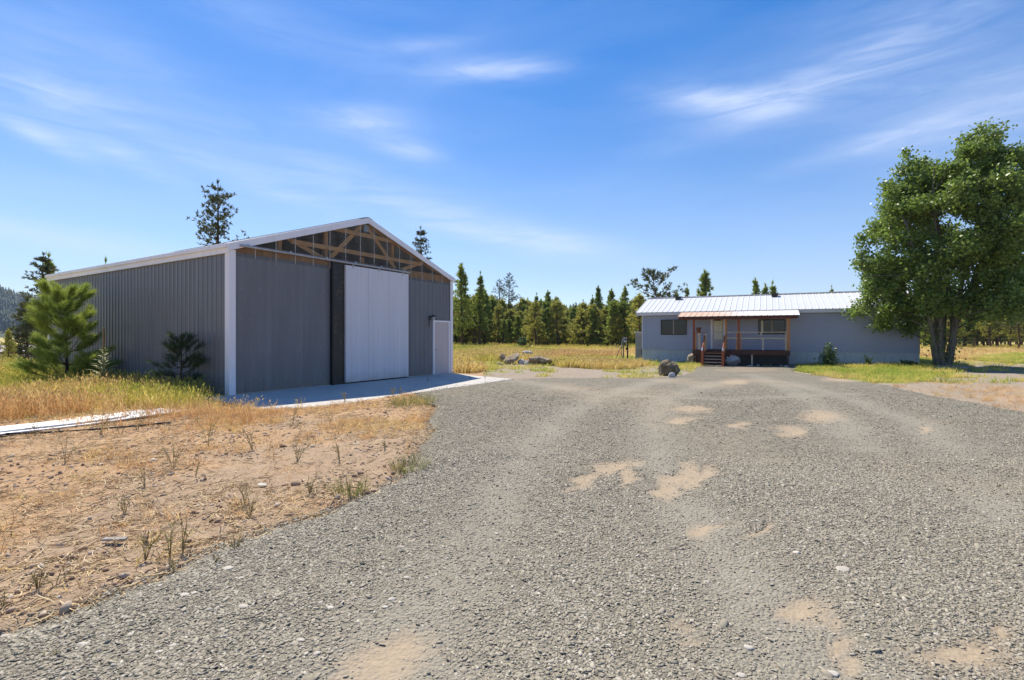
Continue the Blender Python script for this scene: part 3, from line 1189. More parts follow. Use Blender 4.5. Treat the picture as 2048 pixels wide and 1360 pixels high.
def make_house():
    S = M['house_siding']
    z0, z1 = .50, 3.06
    n = 17
    ch = (z1 - z0) / n
    W0 = [(hx(1322, 0), hx(1373.5, 0), hz(1347, 669.5, 0), hz(1347, 639, 0)), (hx(1517, 0), hx(1571, 0), hz(1545, 668.5, 0), hz(1545, 639, 0))]
    m = MB()
    for i in range(n):
        a, b = z0 + i * ch, z0 + (i + 1) * ch
        m.v_ = len(m.v)
        k = len(m.v)
        m.box(.06, HLEN - .06, -.06, -.002, a + .05, b)
    m.build('lap_siding', S, house)
    MB().box(.02, HLEN - .02, .0, HWID, .45, 3.08).build('wall', S, house)
    for s in (0, 1):
        x = .02 if s == 0 else HLEN - .02
        MB().poly([(x, 0, 3.08), (x, HWID, 3.08), (x, HWID / 2, 4.35)][::1 if s else -1]).build('gable_wall', S, house)
    for x, mt in ((0, 'fascia_white'), (HLEN - .08, 'tan_trim')):
        MB().box(x, x + .08, -.05, .03, .45, 3.06).build('corner_trim', M[mt], house)
    # skirting of ribbed sheet
    for i in range(8):
        w = HLEN / 8
        link('skirting_panel', rib_panel(w - .01, -.85, .47, .15, .014).mesh('skirting_panel', M['skirting']), house, (i * w, .015, 0))
    MB().box(0, HLEN, -.035, .0, .465, .495).build('skirting_rail', M['skirting'], house)
    MB().box(.05, HLEN - .05, .06, HWID, -.9, .45).build('foundation', M['skirting'], house)
    # eave
    MB().box(-.36, HLEN + .36, -.34, -.30, 2.99, 3.19).build('fascia', M['fascia_white'], house)
    MB().box(-.35, HLEN + .35, -.30, .03, 3.03, 3.06).build('soffit', M['fascia_white'], house)
    for s in (-1, 1):
        x = -.36 if s < 0 else HLEN + .32
        m = MB()
        zr = 3.20 + 1.29 * (HWID / 2 + .3) / (HWID / 2 + .36)
        m.v = [(x, -.34, 2.99), (x + .04, -.34, 2.99), (x + .04, HWID / 2, zr - .02), (x, HWID / 2, zr - .02), (x, -.34, 3.17), (x + .04, -.34, 3.17), (x + .04, HWID / 2, zr + .16), (x, HWID / 2, zr + .16)]
        m.v = [(a, b, c - .05) for a, b, c in m.v]
        m.f = [(0, 3, 2, 1), (4, 5, 6, 7), (0, 1, 5, 4), (1, 2, 6, 5), (2, 3, 7, 6), (3, 0, 4, 7)]
        m.build('rake_trim', M['fascia_white'], house)
    # roof: one sheet per rib bay
    run = HWID / 2 + .38
    rise = 1.31
    sl = math.hypot(run, rise)
    an = math.atan2(rise, run)
    nb = 46
    w = (HLEN + .76) / nb
    m = MB()
    pr = [(0, .0), (.012, .032), (.05, .032), (.062, 0), (w * .5, 0), (w * .53, .006), (w * .58, .006), (w * .61, 0), (w, 0)]
    for x, y in pr:
        m.v += [(x, 0, y), (x, sl, y)]
    for j in range(len(pr) - 1):
        m.f.append((2 * j, 2 * j + 2, 2 * j + 3, 2 * j + 1))
    k = len(m.v)
    m.v += [(0, 0, -.02), (w, 0, -.02)]
    m.f.append((0, k, k + 1, 2 * len(pr) - 2))
    me = m.mesh('roof_panel', M['roof_white'])
    for i in range(nb):
        o = link('roof_panel', me, house, (-.38 + i * w, -.38, 3.215))
        o.rotation_euler.x = an
    MB().poly([(-.38, HWID / 2, 3.215 + rise), (HLEN + .38, HWID / 2, 3.215 + rise), (HLEN + .38, HWID + .38, 3.215), (-.38, HWID + .38, 3.215)]).build('rear_roof', M['roof_white'], house)
    MB().bar((-.38, HWID / 2, 3.25 + rise), (HLEN + .38, HWID / 2, 3.25 + rise), .3, .05).build('ridge_cap', M['roof_white'], house)
    for px in (1357, 1549):
        x = hx(px, HWID / 2 - .5)
        v = MB().box(x - .2, x + .2, HWID / 2 - .75, HWID / 2 - .4, 3.215 + rise - .26, 3.215 + rise + .02).box(x - .27, x + .27, HWID / 2 - .82, HWID / 2 - .33, 3.215 + rise + .02, 3.215 + rise + .05)
        v.build('roof_vent', M['dark_frame'], house)
    # windows
    for i, (x0, x1, a, b) in enumerate(W0):
        t = .055
        f = MB().box(x0, x0 + t, -.10, -.03, a, b).box(x1 - t, x1, -.10, -.03, a, b).box(x0, x1, -.1002, -.03, b - t, b).box(x0, x1, -.1002, -.03, a, a + t) \
            .build('window', M['dark_frame'], house)
        MB().box((x0 + x1) / 2 - .03, (x0 + x1) / 2 + .03, -.098, -.03, a + t, b - t).build('mullion', M['tan_trim'], f)
        for xa, xb, y in ((x0 + t, (x0 + x1) / 2 - .03, -.070), ((x0 + x1) / 2 + .03, x1 - t, -.078)):
            MB().box(xa, xb, y, y + .006, a + t, b - t).build('pane', M['window_glass'], f)
        if i == 1:
            MB().box(x0 + .16, x0 + .28, -.084, -.080, a + t, b - t).build('curtain_edge', M['curtain'], f)
    # door with storm door
    x0, x1 = hx(1421.5, 0), hx(1451, 0)
    zb, zt = .60, 2.72
    MB().box(x0, x0 + .12, -.11, -.02, zb, zt).box(x1 - .12, x1, -.11, -.02, zb, zt).box(x0, x1, -.1105, -.02, zt, zt + .1).build('door_casing', M['white_metal'], house)
    d = MB().box(x0 + .12, x1 - .12, -.075, -.02, zb, zt).build('front_door', M['entry_door'], house)
    MB().box(x0 + .24, x1 - .2, -.084, -.077, 1.78, zt - .12).box(x0 + .24, x1 - .2, -.084, -.077, 1.26, 1.74).build('door_pane', M['curtain'], d)
    MB().box(x0 + .14, x0 + .18, -.10, -.056, 1.55, 1.68).build('door_handle', M['galvanised'], d)
    MB().box(x0 + .26, x1 - .3, -.30, -.08, 2.55, 2.68).build('door_awning_box', M['dark_frame'], house)


make_house()

# ================================================================== porch
porch = thing('covered_porch', 'red brown wooden porch with rusty tin roof and front steps', 'porch', (HL[0], HL[1], 0), HROT)


def make_porch():
    yb, yf = -.09, -1.68
    R, Br, C, Wd = M['porch_red'], M['porch_brown'], M['cedar_post'], M['raw_wood']
    xl, xr = hx(1387, yf), hx(1577, yf)
    dk = .58
    nbd = 11
    bw = (yb - yf) / nbd
    me = MB().box(xl - .05, xr + .05, .004, bw - .004, dk - .04, dk).mesh('deck_board', Br)
    for i in range(nbd):
        link('deck_board', me, porch, (0, yf + i * bw, 0))
    MB().box(xl - .06, xr + .08, yf - .05, yf - .005, dk - .30, dk - .02).build('rim_board', Br, porch)
    MB().box(xl - .06, xl - .02, yf, yb, dk - .30, dk - .042).build('rim_board', Br, porch)
    MB().box(xr + .04, xr + .08, yf, yb, dk - .30, dk - .042).build('rim_board', Br, porch)
    for px in (1388, 1458, 1504, 1576):
        x = hx(px, yf)
        MB().box(x - .05, x + .05, yf + .02, yf + .12, -.75, dk - .04).build('pier', Wd if px in (1504,) else Br, porch)
    xq0, xq1 = hx(1453, yf), hx(1574, yf)
    MB().box(xq0, xq1, yf + .42, yf + .46, -.8, dk - .05).build('under_deck_shade', M['black_rubber'], porch)  # dark panel added to stand for the shaded void below the deck
    xq0, xq1 = hx(1392, yf), hx(1452, yf)
    MB().box(xq0, xq1, yf + .05, yf + .09, -.8, dk - .05).build('under_deck_shade', M['porch_brown'], porch)  # brown-black panel added as the shade behind the steps
    # posts
    zb = 2.60
    for px, w, mt in ((1387.5, .13, R), (1477, .14, R), (1577, .19, C)):
        x = hx(px, yf)
        MB().box(x - w / 2, x + w / 2, yf + .02, yf + .02 + w, dk, zb).build('post', mt, porch)
    for px, mt in ((1472.8, C), (1482, C), (1572, Wd)):
        x = hx(px, yf)
        MB().box(x - .04, x + .04, yf + .06, yf + .11, dk, 1.78).build('rail_post', mt, porch)
    x = hx(1452.5, -.9)
    MB().box(x - .06, x + .06, -.98, -.86, dk, 2.75).build('post', C, porch)
    # beam and rafters
    xa, xb = hx(1358, yf), hx(1594, yf)
    MB().box(xa, xb, yf + .015, yf + .16, zb, zb + .22).build('beam', R, porch)
    run, z0, z1 = 1.82, 2.80, 3.20
    ye = -1.98
    an = math.atan2(z1 - z0, run)
    for px in (1360, 1405, 1450, 1500, 1548, 1592):
        x = hx(px, ye)
        MB().bar((x, ye + .03, z0 - .06), (x, -.36, z1 - .09), .045, .10).build('rafter', Br, porch)
    MB().box(hx(1357, ye), hx(1597, ye), ye, ye + .035, z0 - .17, z0 - .012).build('fascia_board', Br, porch)
    xa, xb = hx(1357, ye) - .06, hx(1596, ye) + .1
    n = 20
    w = (xb - xa) / n
    sl = math.hypot(run - .1, z1 - z0)
    m = MB()
    pr = [(0, 0), (.012, .025), (.045, .025), (.057, 0), (w, 0)]
    for x, y in pr:
        m.v += [(x, 0, y), (x, sl, y)]
    for j in range(len(pr) - 1):
        m.f.append((2 * j, 2 * j + 2, 2 * j + 3, 2 * j + 1))
    me = m.mesh('roof_sheet', M['porch_roof'])
    for i in range(n):
        o = link('roof_sheet', me, porch, (xa + i * w, ye - .06, z0))
        o.rotation_euler.x = an
    # rails to the right of the steps
    x0, x1 = hx(1453, yf), hx(1575, yf)
    MB().bar((x0, yf + .05, 1.74), (x1, yf + .05, 1.74), .09, .045).build('rail', Wd, porch)
    MB().bar((x0, yf + .05, 1.36), (x1, yf + .05, 1.35), .04, .075).build('rail', Wd, porch)
    x = hx(1526, yf)
    MB().box(x - .04, x + .04, yf + .03, yf + .08, dk, 1.36).build('baluster', Wd, porch)
    x = hx(1522, yf)
    MB().box(x - .035, x + .035, yf + .03, yf + .07, 1.52, 1.74).build('baluster', Wd, porch)
    # left bay: rails and boards
    x0, x1 = hx(1390, yf), hx(1414, yf)
    MB().bar((x0, yf + .05, 1.72), (x1, yf + .05, 1.72), .09, .045).build('rail', R, porch)
    for px, mt, wd in ((1391.5, C, .09), (1398.5, Wd, .16), (1412, Wd, .10)):
        x = hx(px, yf)
        MB().box(x - wd / 2, x + wd / 2, yf + .03, yf + .07, dk, 1.70).build('rail_board', mt, porch)
    # steps
    xs0, xs1 = hx(1405, -2.4), hx(1450, -2.4)
    nt = 5
    zg = -.50
    for i in range(nt):
        z = dk - (i + 1) * (dk - zg) / (nt + .7)
        y = yf - .08 - i * .27
        MB().box(xs0 + .13, xs1 - .13, y - .29, y, z - .045, z).build('tread', Wd if i != 0 else C, porch)
    for x, s in ((xs0 + .07, -1), (xs1 - .07, 1)):
        MB().bar((x, yf - .02, dk - .14), (x, yf - 1.55, zg + .05), .06, .28).build('stringer', R, porch)
        MB().box(x - .07, x + .07, yf - 1.64, yf - 1.52, zg, dk - .02).build('newel_post', R, porch)
        MB().box(x - .05, x + .05, yf - .16, yf - .06, dk - .2, 1.50).build('newel_post', C, porch)
        MB().bar((x, yf - 1.60, dk + .06), (x, yf - .05, 1.50), .06, .10).build('handrail', R, porch)
        MB().box(x - .045, x + .045, yf - 1.70, yf - 1.56, dk - .02, dk + .16).build('rail_end', M['white_metal'], porch)
    # bucket on the rail
    x = hx(1397, yf)
    b = thing('bucket', 'small brown bucket standing on the porch rail beside the steps', 'bucket', (*house_xy(x, yf + .03), 1.745), HROT)
    MB().lathe([(.0, 0), (.12, 0), (.16, .30), (.17, .30), (.17, .33), (.15, .33), (.11, .03), (0, .03)], n=14).build('pail', M['bucket_brown'], b, True)
    MB().tube([(.16 * math.cos(t), 0, .31 + .12 * math.sin(t)) for t in np.linspace(0, math.pi, 9)], .008, 5).build('handle', M['galvanised'], b)


make_porch()

# ================================================================== hills far away
def make_hills():
    # ridge seen from the yard: azimuth photo column -> crest row, at a distance
    def ridge(name, dist, cols, depth, seed):
        n, k = 220, 26
        V = []
        xs = np.linspace(cols[0][0], cols[-1][0], n)
        rows = np.interp(xs, [c[0] for c in cols], [c[1] for c in cols])
        for j in range(k):
            t = j / (k - 1)
            Yd = dist - depth * (1 - t) if t < .8 else dist + depth * (t - .8)
            prof = math.sin(min(t / .8, 1) * math.pi / 2) ** 1.3 if t < .8 else 1 - ((t - .8) / .2) * .6
            for i in range(n):
                X = (xs[i] - 1024) / F * Yd
                top = CAMZ + (HZ - rows[i]) / F * dist
                z = -4 + (top + 4) * prof + (fbm(np.array(X / 60), np.array(Yd / 60), seed) - .5) * 14 * prof
                V.append((X, Yd, float(z)))
        i, j = np.arange(n - 1), np.arange(k - 1)
        q = (j[:, None] * n + i[None, :]).ravel()
        Fc = np.stack([q, q + 1, q + n + 1, q + n], 1)
        me = mesh_np(name, V, Fc, True)
        o = link('hill', me, m=M['hill_ground'])
        tag(o, kind='structure')
        return np.array(V), n, k
    a = ridge('hill', 1300, [(-1400, 645), (-700, 580), (-300, 582), (0, 602), (60, 617), (160, 626), (330, 640), (520, 648), (700, 668)], 700, 3)
    b = ridge('hill', 1700, [(700, 668), (900, 640), (1150, 622), (1400, 634), (1700, 640), (2000, 628), (2400, 620), (3200, 640), (3600, 668)], 600, 8)
    return a, b


HILLS = make_hills()


# ================================================================== scattering of stuff
def scatter(name, pts, rot, scl, idx, protos, extra, kind='stuff'):
    """one object whose points carry small meshes (grass tufts, stones, straw)"""
    me = bpy.data.meshes.new(name)
    n = len(pts)
    me.vertices.add(n)
    me.vertices.foreach_set('co', np.asarray(pts, np.float32).ravel())
    for nm, arr, ty, fld in (('rot', rot, 'FLOAT_VECTOR', 'vector'), ('scl', scl, 'FLOAT_VECTOR', 'vector')):
        a = me.attributes.new(nm, ty, 'POINT')
        a.data.foreach_set(fld, np.asarray(arr, np.float32).ravel())
    a = me.attributes.new('idx', 'INT', 'POINT')
    a.data.foreach_set('value', np.asarray(idx, np.int32))
    for nm, arr in extra.items():
        a = me.attributes.new(nm, 'FLOAT', 'POINT')
        a.data.foreach_set('value', np.asarray(arr, np.float32))
    o = link(name, me)
    c = bpy.data.collections.new(name + '_pieces')
    for i, pm in enumerate(protos):
        po = bpy.data.objects.new('%s_piece_%02d' % (name, i), pm)
        c.objects.link(po)
    ng = bpy.data.node_groups.new(name + '_nodes', 'GeometryNodeTree')
    ng.interface.new_socket('Geometry', in_out='INPUT', socket_type='NodeSocketGeometry')
    ng.interface.new_socket('Geometry', in_out='OUTPUT', socket_type='NodeSocketGeometry')
    N, Lk = ng.nodes, ng.links
    gi, go = N.new('NodeGroupInput'), N.new('NodeGroupOutput')
    m2p = N.new('GeometryNodeMeshToPoints')
    ci = N.new('GeometryNodeCollectionInfo')
    ci.inputs['Collection'].default_value = c
    ci.inputs['Separate Children'].default_value = True
    ci.inputs['Reset Children'].default_value = True
    iop = N.new('GeometryNodeInstanceOnPoints')
    iop.inputs['Pick Instance'].default_value = True

    def na(nm, ty):
        x = N.new('GeometryNodeInputNamedAttribute')
        x.data_type = ty
        x.inputs['Name'].default_value = nm
        return x.outputs['Attribute']
    Lk.new(gi.outputs[0], m2p.inputs['Mesh'])
    Lk.new(m2p.outputs[0], iop.inputs['Points'])
    Lk.new(ci.outputs[0], iop.inputs['Instance'])
    Lk.new(na('idx', 'INT'), iop.inputs['Instance Index'])
    e2r = N.new('FunctionNodeEulerToRotation')
    Lk.new(na('rot', 'FLOAT_VECTOR'), e2r.inputs[0])
    Lk.new(e2r.outputs[0], iop.inputs['Rotation'])
    Lk.new(na('scl', 'FLOAT_VECTOR'), iop.inputs['Scale'])
    Lk.new(iop.outputs[0], go.inputs[0])
    md = o.modifiers.new('scatter', 'NODES')
    md.node_group = ng
    tag(o, kind=kind)
    return o


def tuft_mesh(name, n, h, spread, lean, wid, rng, heads=False, m='grass_blades'):
    V, Fc = [], []
    for _ in range(n):
        a = rng.uniform(0, 2 * math.pi)
        r = spread * math.sqrt(rng.uniform(0, 1))
        bx, by = r * math.cos(a), r * math.sin(a)
        d = a + rng.normal(0, .9)
        hh = h * rng.uniform(.45, 1.0)
        ln = lean * rng.uniform(.2, 1.3) * hh
        w = wid * rng.uniform(.6, 1.2)
        px, py = -math.sin(d) * w / 2, math.cos(d) * w / 2
        k = len(V)
        for t, wf in ((0, 1), (.45, .85), (.8, .5), (1, .05)):
            x = bx + math.cos(d) * ln * t ** 1.8
            y = by + math.sin(d) * ln * t ** 1.8
            z = hh * (t - .18 * t * t * lean)
            V += [(x - px * wf, y - py * wf, z), (x + px * wf, y + py * wf, z)]
        for s in range(3):
            Fc.append((k + 2 * s, k + 2 * s + 1, k + 2 * s + 3, k + 2 * s + 2))
        if heads and rng.uniform() < .45:
            k2 = len(V)
            hw = wid * 1.5
            x0, y0, z0 = V[k + 6]
            for q in range(2):
                k2 = len(V)
                aa = d + q * 1.57
                cx, cy = math.cos(aa) * hw, math.sin(aa) * hw
                V += [(x0, y0, z0 - hh * .06), (x0 + cx, y0 + cy, z0 + .01), (x0 + math.cos(d) * .03, y0 + math.sin(d) * .03, z0 + hh * .13), (x0 - cx, y0 - cy, z0 + .01)]
                Fc.append((k2, k2 + 1, k2 + 2, k2 + 3))
    me = mesh_np(name, V, Fc)
    me.materials.append(M[m])
    return me


def rand_rot(n, tilt=.15):
    return np.stack([RNG.normal(0, tilt, n), RNG.normal(0, tilt, n), RNG.uniform(0, 6.283, n)], 1)


def visible(x, y, margin=1.12):
    return (y > 1.2) & (np.abs(x) < y * 1.03 * margin + .6)


def make_grass():
    rng = np.random.default_rng(5)
    tall = [tuft_mesh('tuft', 26, .55, .10, .5, .007, rng, True) for _ in range(4)]
    short = [tuft_mesh('tuft', 22, .24, .09, .8, .006, rng) for _ in range(4)]
    far = [tuft_mesh('tuft', 20, .60, .28, .45, .020, rng, True) for _ in range(4)]
    lush = [tuft_mesh('tuft', 24, .22, .14, .9, .014, rng) for _ in range(4)]
    # --- tall dry meadow beside the barn
    n = 30000
    x = RNG.uniform(-34, -4.5, n)
    y = RNG.uniform(8.3, 34, n)
    md, gr_, gy_ = masks(x, y)
    edge = in_poly(x, y, [(-8.2, 8.6), (-5.4, 7.9), (-3.6, 8.8), (-3.3, 10.2), (-5.4, 11.1), (-7.4, 10.6)])
    u, v = barn_uv(x, y)
    behind = (v > .3) & (u > 0)
    keep = ((md > .5) | (edge & (RNG.uniform(0, 1, n) < .42))) & visible(x, y) & ~in_barn(x, y, .12) & ~in_apron(x, y, .12) & ~behind & ~in_gravel(x, y, .1)
    keep &= RNG.uniform(0, 1, n) < np.clip(1.25 - .03 * y, .35, 1)
    x, y, edge, md = x[keep], y[keep], edge[keep], md[keep]
    z = H(x, y) - .01
    nn = fbm(x * .45, y * .45, 201)
    nn2 = fbm(x * 1.6, y * 1.6, 202)
    tint = .30 + .36 * sm(nn, .38, .66) + .16 * (nn2 - .5)
    tint = tint * sm(y - .05 * x, 9.4, 11.6) + .10 * (1 - sm(y, 9, 11.5)) + .10 * nn2
    wall = 1 - sm(-barn_uv(x, y)[0], .2, 1.6)
    tint = np.clip(tint + .12 * wall * sm(nn2, .3, .6), 0, .68)
    sc = RNG.uniform(.52, .98, len(x)) * (.70 + .5 * nn2)
    sc = np.where(edge & (md < .5), sc * .62, sc)
    sc = np.where(y > 16, sc * 1.25, sc)
    scatter('tall_dry_grass', np.stack([x, y, z], 1), rand_rot(len(x), .16), np.stack([sc * 1.25, sc * 1.25, sc], 1),
            RNG.integers(0, 4, len(x)), tall, {'tint': tint})
    # --- field behind
    n = 52000
    x = np.concatenate([RNG.uniform(-6, 10, n // 2), RNG.uniform(-70, 80, n // 2)])
    y = np.concatenate([RNG.uniform(20, 48, n // 2), RNG.uniform(24, 105, n // 2)])
    md, g2, g3 = masks(x, y)
    u, v = barn_uv(x, y)
    hid = (y > 14) & (x / y < -.125) & (x / y > -.93) & (y < 200)          # behind the barn
    hid |= (x / y > .28) & (x / y < .80) & (y > 34)                         # behind the house
    keep = (md > .5) & visible(x, y, 1.06) & ~in_house(x, y, .1) & ~in_barn(x, y, .2) & ~hid & (g2 < .3)
    x, y = x[keep], y[keep]
    nn = fbm(x * .16, y * .16, 301)
    nn2 = fbm(x * .7, y * .7, 302)
    tint = .47 + .33 * sm(nn, .34, .62) + .20 * (nn2 - .5)
    pk = in_poly(x, y, pp((1065, 722), (1130, 725), (1285, 720), (1285, 700), (1130, 700)))
    tint = np.where(pk, .18 + .28 * nn2, tint)
    tint = np.where(x > 20, .10 + .25 * nn2 + .35 * sm(y, 52, 66), tint)
    sc = RNG.uniform(.6, 1.1, len(x)) * np.where(x > 20, .55, .85)
    scatter('field_grass', np.stack([x, y, H(x, y) - .02], 1), rand_rot(len(x), .12), np.stack([sc * 1.3, sc * 1.3, sc], 1),
            RNG.integers(0, 4, len(x)), far, {'tint': tint})
    # --- green grass round the house and the poplar
    xs, ys = [], []
    for g in GREEN:
        gx = [p[0] for p in g]
        gy = [p[1] for p in g]
        k = int((max(gx) - min(gx)) * (max(gy) - min(gy)) * 34)
        k = min(k, 9000)
        a, b = RNG.uniform(min(gx) - 1, max(gx) + 1, k), RNG.uniform(min(gy) - 1, max(gy) + 1, k)
        xs.append(a)
        ys.append(b)
    # loose patches on the bare yard
    a, b = RNG.uniform(-1, 30, 5000), RNG.uniform(17, 34, 5000)
    pm = (fbm(a * .8, b * .8, 77) > .57) & ~in_gravel(a, b, -.2)
    xs.append(a[pm])
    ys.append(b[pm])
    loose = np.concatenate([np.zeros(len(q)) for q in xs[:-1]] + [np.ones(pm.sum())])
    x, y = np.concatenate(xs), np.concatenate(ys)
    md, g2, g3 = masks(x, y)
    thin = fbm(x * .9, y * .9, 55)
    keep = ((g2 > .3) | (loose > 0)) & visible(x, y, 1.04) & ~in_house(x, y, .05) & ~in_gravel(x, y, -.15) & ~in_apron(x, y, .1) & (thin > .36)
    x, y, thin = x[keep], y[keep], thin[keep]
    tint = np.clip(.62 + .55 * (fbm(x * .6, y * .6, 56) - .35) + RNG.normal(0, .05, len(x)), 0, 1)
    sc = RNG.uniform(.55, 1.2, len(x)) * (.6 + thin * .8)
    scatter('green_grass', np.stack([x, y, H(x, y) - .01], 1), rand_rot(len(x), .15), np.stack([sc * 1.3, sc * 1.3, sc], 1),
            RNG.integers(0, 4, len(x)), lush, {'tint': tint})
    # --- short stubble on the bare dirt in front of the barn
    n = 15000
    x, y = RNG.uniform(-13, 0, n), RNG.uniform(2.0, 14, n)
    nn = fbm(x * .8, y * .8, 401)
    keep = visible(x, y) & ~in_gravel(x, y, .03) & ~in_apron(x, y, .05) & ~in_barn(x, y, .1) & (masks(x, y)[0] < .5) & (RNG.uniform(0, 1, n) < .04 + .80 * sm(nn, .46, .64))
    a, b = RNG.uniform(9, 16, 1200), RNG.uniform(9, 18, 1200)      # dry corner right of the drive
    k2 = (a > gr(b) + .1) & visible(a, b) & (fbm(a, b, 402) > .45)
    x, y = np.concatenate([x[keep], a[k2]]), np.concatenate([y[keep], b[k2]])
    tint = np.clip(.12 + .5 * (fbm(x * 1.3, y * 1.3, 403) - .25), 0, .75)
    sc = RNG.uniform(.3, .85, len(x))
    scatter('dry_stubble', np.stack([x, y, H(x, y) - .01], 1), rand_rot(len(x), .35), np.stack([sc * 1.2, sc * 1.2, sc * .8], 1),
            RNG.integers(0, 4, len(x)), short, {'tint': tint})
    # --- straw lying on the dirt
    straw = []
    for s in range(6):
        m = MB()
        pts = []
        ang = 0
        p = np.zeros(3)
        for i in range(5):
            pts.append(tuple(p))
            ang += rng.normal(0, .35)
            p = p + np.array((math.cos(ang) * .03, math.sin(ang) * .03, rng.normal(0, .004)))
        m.tube(pts, [.0028, .0028, .0026, .0022, .0012], 3)
        straw.append(m.mesh('straw', M['straw_litter']))
    n = 60000
    yy = 2.0 + 11.5 * RNG.uniform(0, 1, n) ** .8
    xx = RNG.uniform(-1.1, -.0, n) * (yy + .5)
    nn = fbm(xx * .9, yy * .9, 501)
    keep = visible(xx, yy) & ~in_gravel(xx, yy, -.06) & ~in_apron(xx, yy, -.1) & ~in_barn(xx, yy) & (RNG.uniform(0, 1, n) < .18 + .82 * sm(nn, .40, .62))
    x, y = xx[keep], yy[keep]
    rough = (fbm(x * 1.3, y * 1.3, 71) - .5) * .10 + (fbm(x * 5, y * 5, 72) - .5) * .055
    sc = RNG.uniform(.5, 1.5, len(x))
    scatter('straw_litter', np.stack([x, y, H(x, y) + rough + .008], 1), rand_rot(len(x), .22), np.stack([sc, sc, sc], 1),
            RNG.integers(0, 6, len(x)), straw, {'tint': sc * 0})


def stone_mesh(name, rng, mat, flat=.34, rounded=False):
    me = bpy.data.meshes.new(name)
    t = (1 + 5 ** .5) / 2
    V = np.array([(-1, t, 0), (1, t, 0), (-1, -t, 0), (1, -t, 0), (0, -1, t), (0, 1, t), (0, -1, -t), (0, 1, -t), (t, 0, -1), (t, 0, 1), (-t, 0, -1), (-t, 0, 1)], float)
    V /= np.linalg.norm(V[0])
    Fc = [(0, 11, 5), (0, 5, 1), (0, 1, 7), (0, 7, 10), (0, 10, 11), (1, 5, 9), (5, 11, 4), (11, 10, 2), (10, 7, 6), (7, 1, 8), (3, 9, 4), (3, 4, 2), (3, 2, 6), (3, 6, 8), (3, 8, 9),
          (4, 9, 5), (2, 4, 11), (6, 2, 10), (8, 6, 7), (9, 8, 1)]
    V = V * (1 + rng.uniform(-.36, .36, (12, 1)))
    V[:, 0] *= 1.35
    V[:, 2] *= flat
    me = mesh_np(name, V * .5, np.array(Fc))
    me.materials.append(M[mat])
    return me


def make_gravel_stones():
    rng = np.random.default_rng(21)
    pr = [stone_mesh('stone', rng, 'gravel_stone') for _ in range(8)]
    na, nb = 330000, 300000
    y = np.concatenate([1.75 + 4.6 * RNG.uniform(0, 1, na) ** .75, 6.0 + 10 * RNG.uniform(0, 1, nb) ** 1.0])
    n = na + nb
    x = RNG.uniform(-1, 1, n) * (1.06 * y + .35)
    s, tr = sand_track(x, y)
    p = np.clip(1.25 - 1.25 * s, .06, 1) * (1 - .85 * tr) * sm(16.5 - y, 0, 7)
    keep = in_gravel(x, y, .10) & (RNG.uniform(0, 1, n) < p)
    e = x - gl(y)
    keep &= (e > .08) | (RNG.uniform(0, 1, n) < .35)
    x, y, s = x[keep], y[keep], s[keep]
    sc = .0112 * np.exp(RNG.normal(0, .34, len(x))) * (1 + .05 * np.maximum(y - 4, 0))
    z = np.where(x - gl(y) > 0, gravel_z(x, y), H(x, y) + .012) + sc * .06
    k = len(x)
    rot = np.stack([RNG.normal(0, .28, k), RNG.normal(0, .28, k), RNG.uniform(0, 6.28, k)], 1)
    scatter('loose_gravel', np.stack([x, y, z], 1), rot, np.stack([sc * RNG.uniform(.8, 1.4, k), sc, sc * RNG.uniform(.8, 1.2, k)], 1),
            RNG.integers(0, 8, k), pr, {'sand': s})
    # a few stones kicked onto the concrete
    k = 420
    u_, v_ = RNG.uniform(3.2, 8.5, k), -3.2 + np.abs(RNG.normal(0, .22, k))
    x, y = barn_xy(u_, v_)
    sc = .013 * np.exp(RNG.normal(0, .35, k))
    scatter('spilled_gravel', np.stack([x, y, .015 + .085 * v_ / 3.2 + sc * .2], 1), rand_rot(k, .4), np.stack([sc, sc, sc], 1), RNG.integers(0, 8, k), pr, {'sand': sc * 0})
    # clods on the dirt
    n = 9000
    y = 2.2 + 11 * RNG.uniform(0, 1, n) ** .8
    x = -RNG.uniform(0, 1.06, n) * y
    t = NT('dirt_clod')
    t.base(t.ramp(t.rand(), [(0, (.22, .14, .09)), (.6, (.40, .28, .19)), (1, (.50, .42, .34))])).set(Roughness=.95)
    M['dirt_clod'] = t.m
    pr = [stone_mesh('clod', rng, 'dirt_clod', .7) for _ in range(5)]
    keep = visible(x, y) & ~in_gravel(x, y, -.02) & ~in_apron(x, y) & ~in_barn(x, y) & (fbm(x * 1.2, y * 1.2, 611) > .42)
    x, y = x[keep], y[keep]
    k = len(x)
    rough = (fbm(x * 1.3, y * 1.3, 71) - .5) * .10 + (fbm(x * 5, y * 5, 72) - .5) * .055
    sc = .022 * np.exp(RNG.normal(0, .5, k))
    scatter('dirt_clods', np.stack([x, y, H(x, y) + rough + .004], 1), rand_rot(k, .5), np.stack([sc, sc, sc], 1), RNG.integers(0, 5, k), pr, {'sand': sc * 0})


make_grass()
make_gravel_stones()


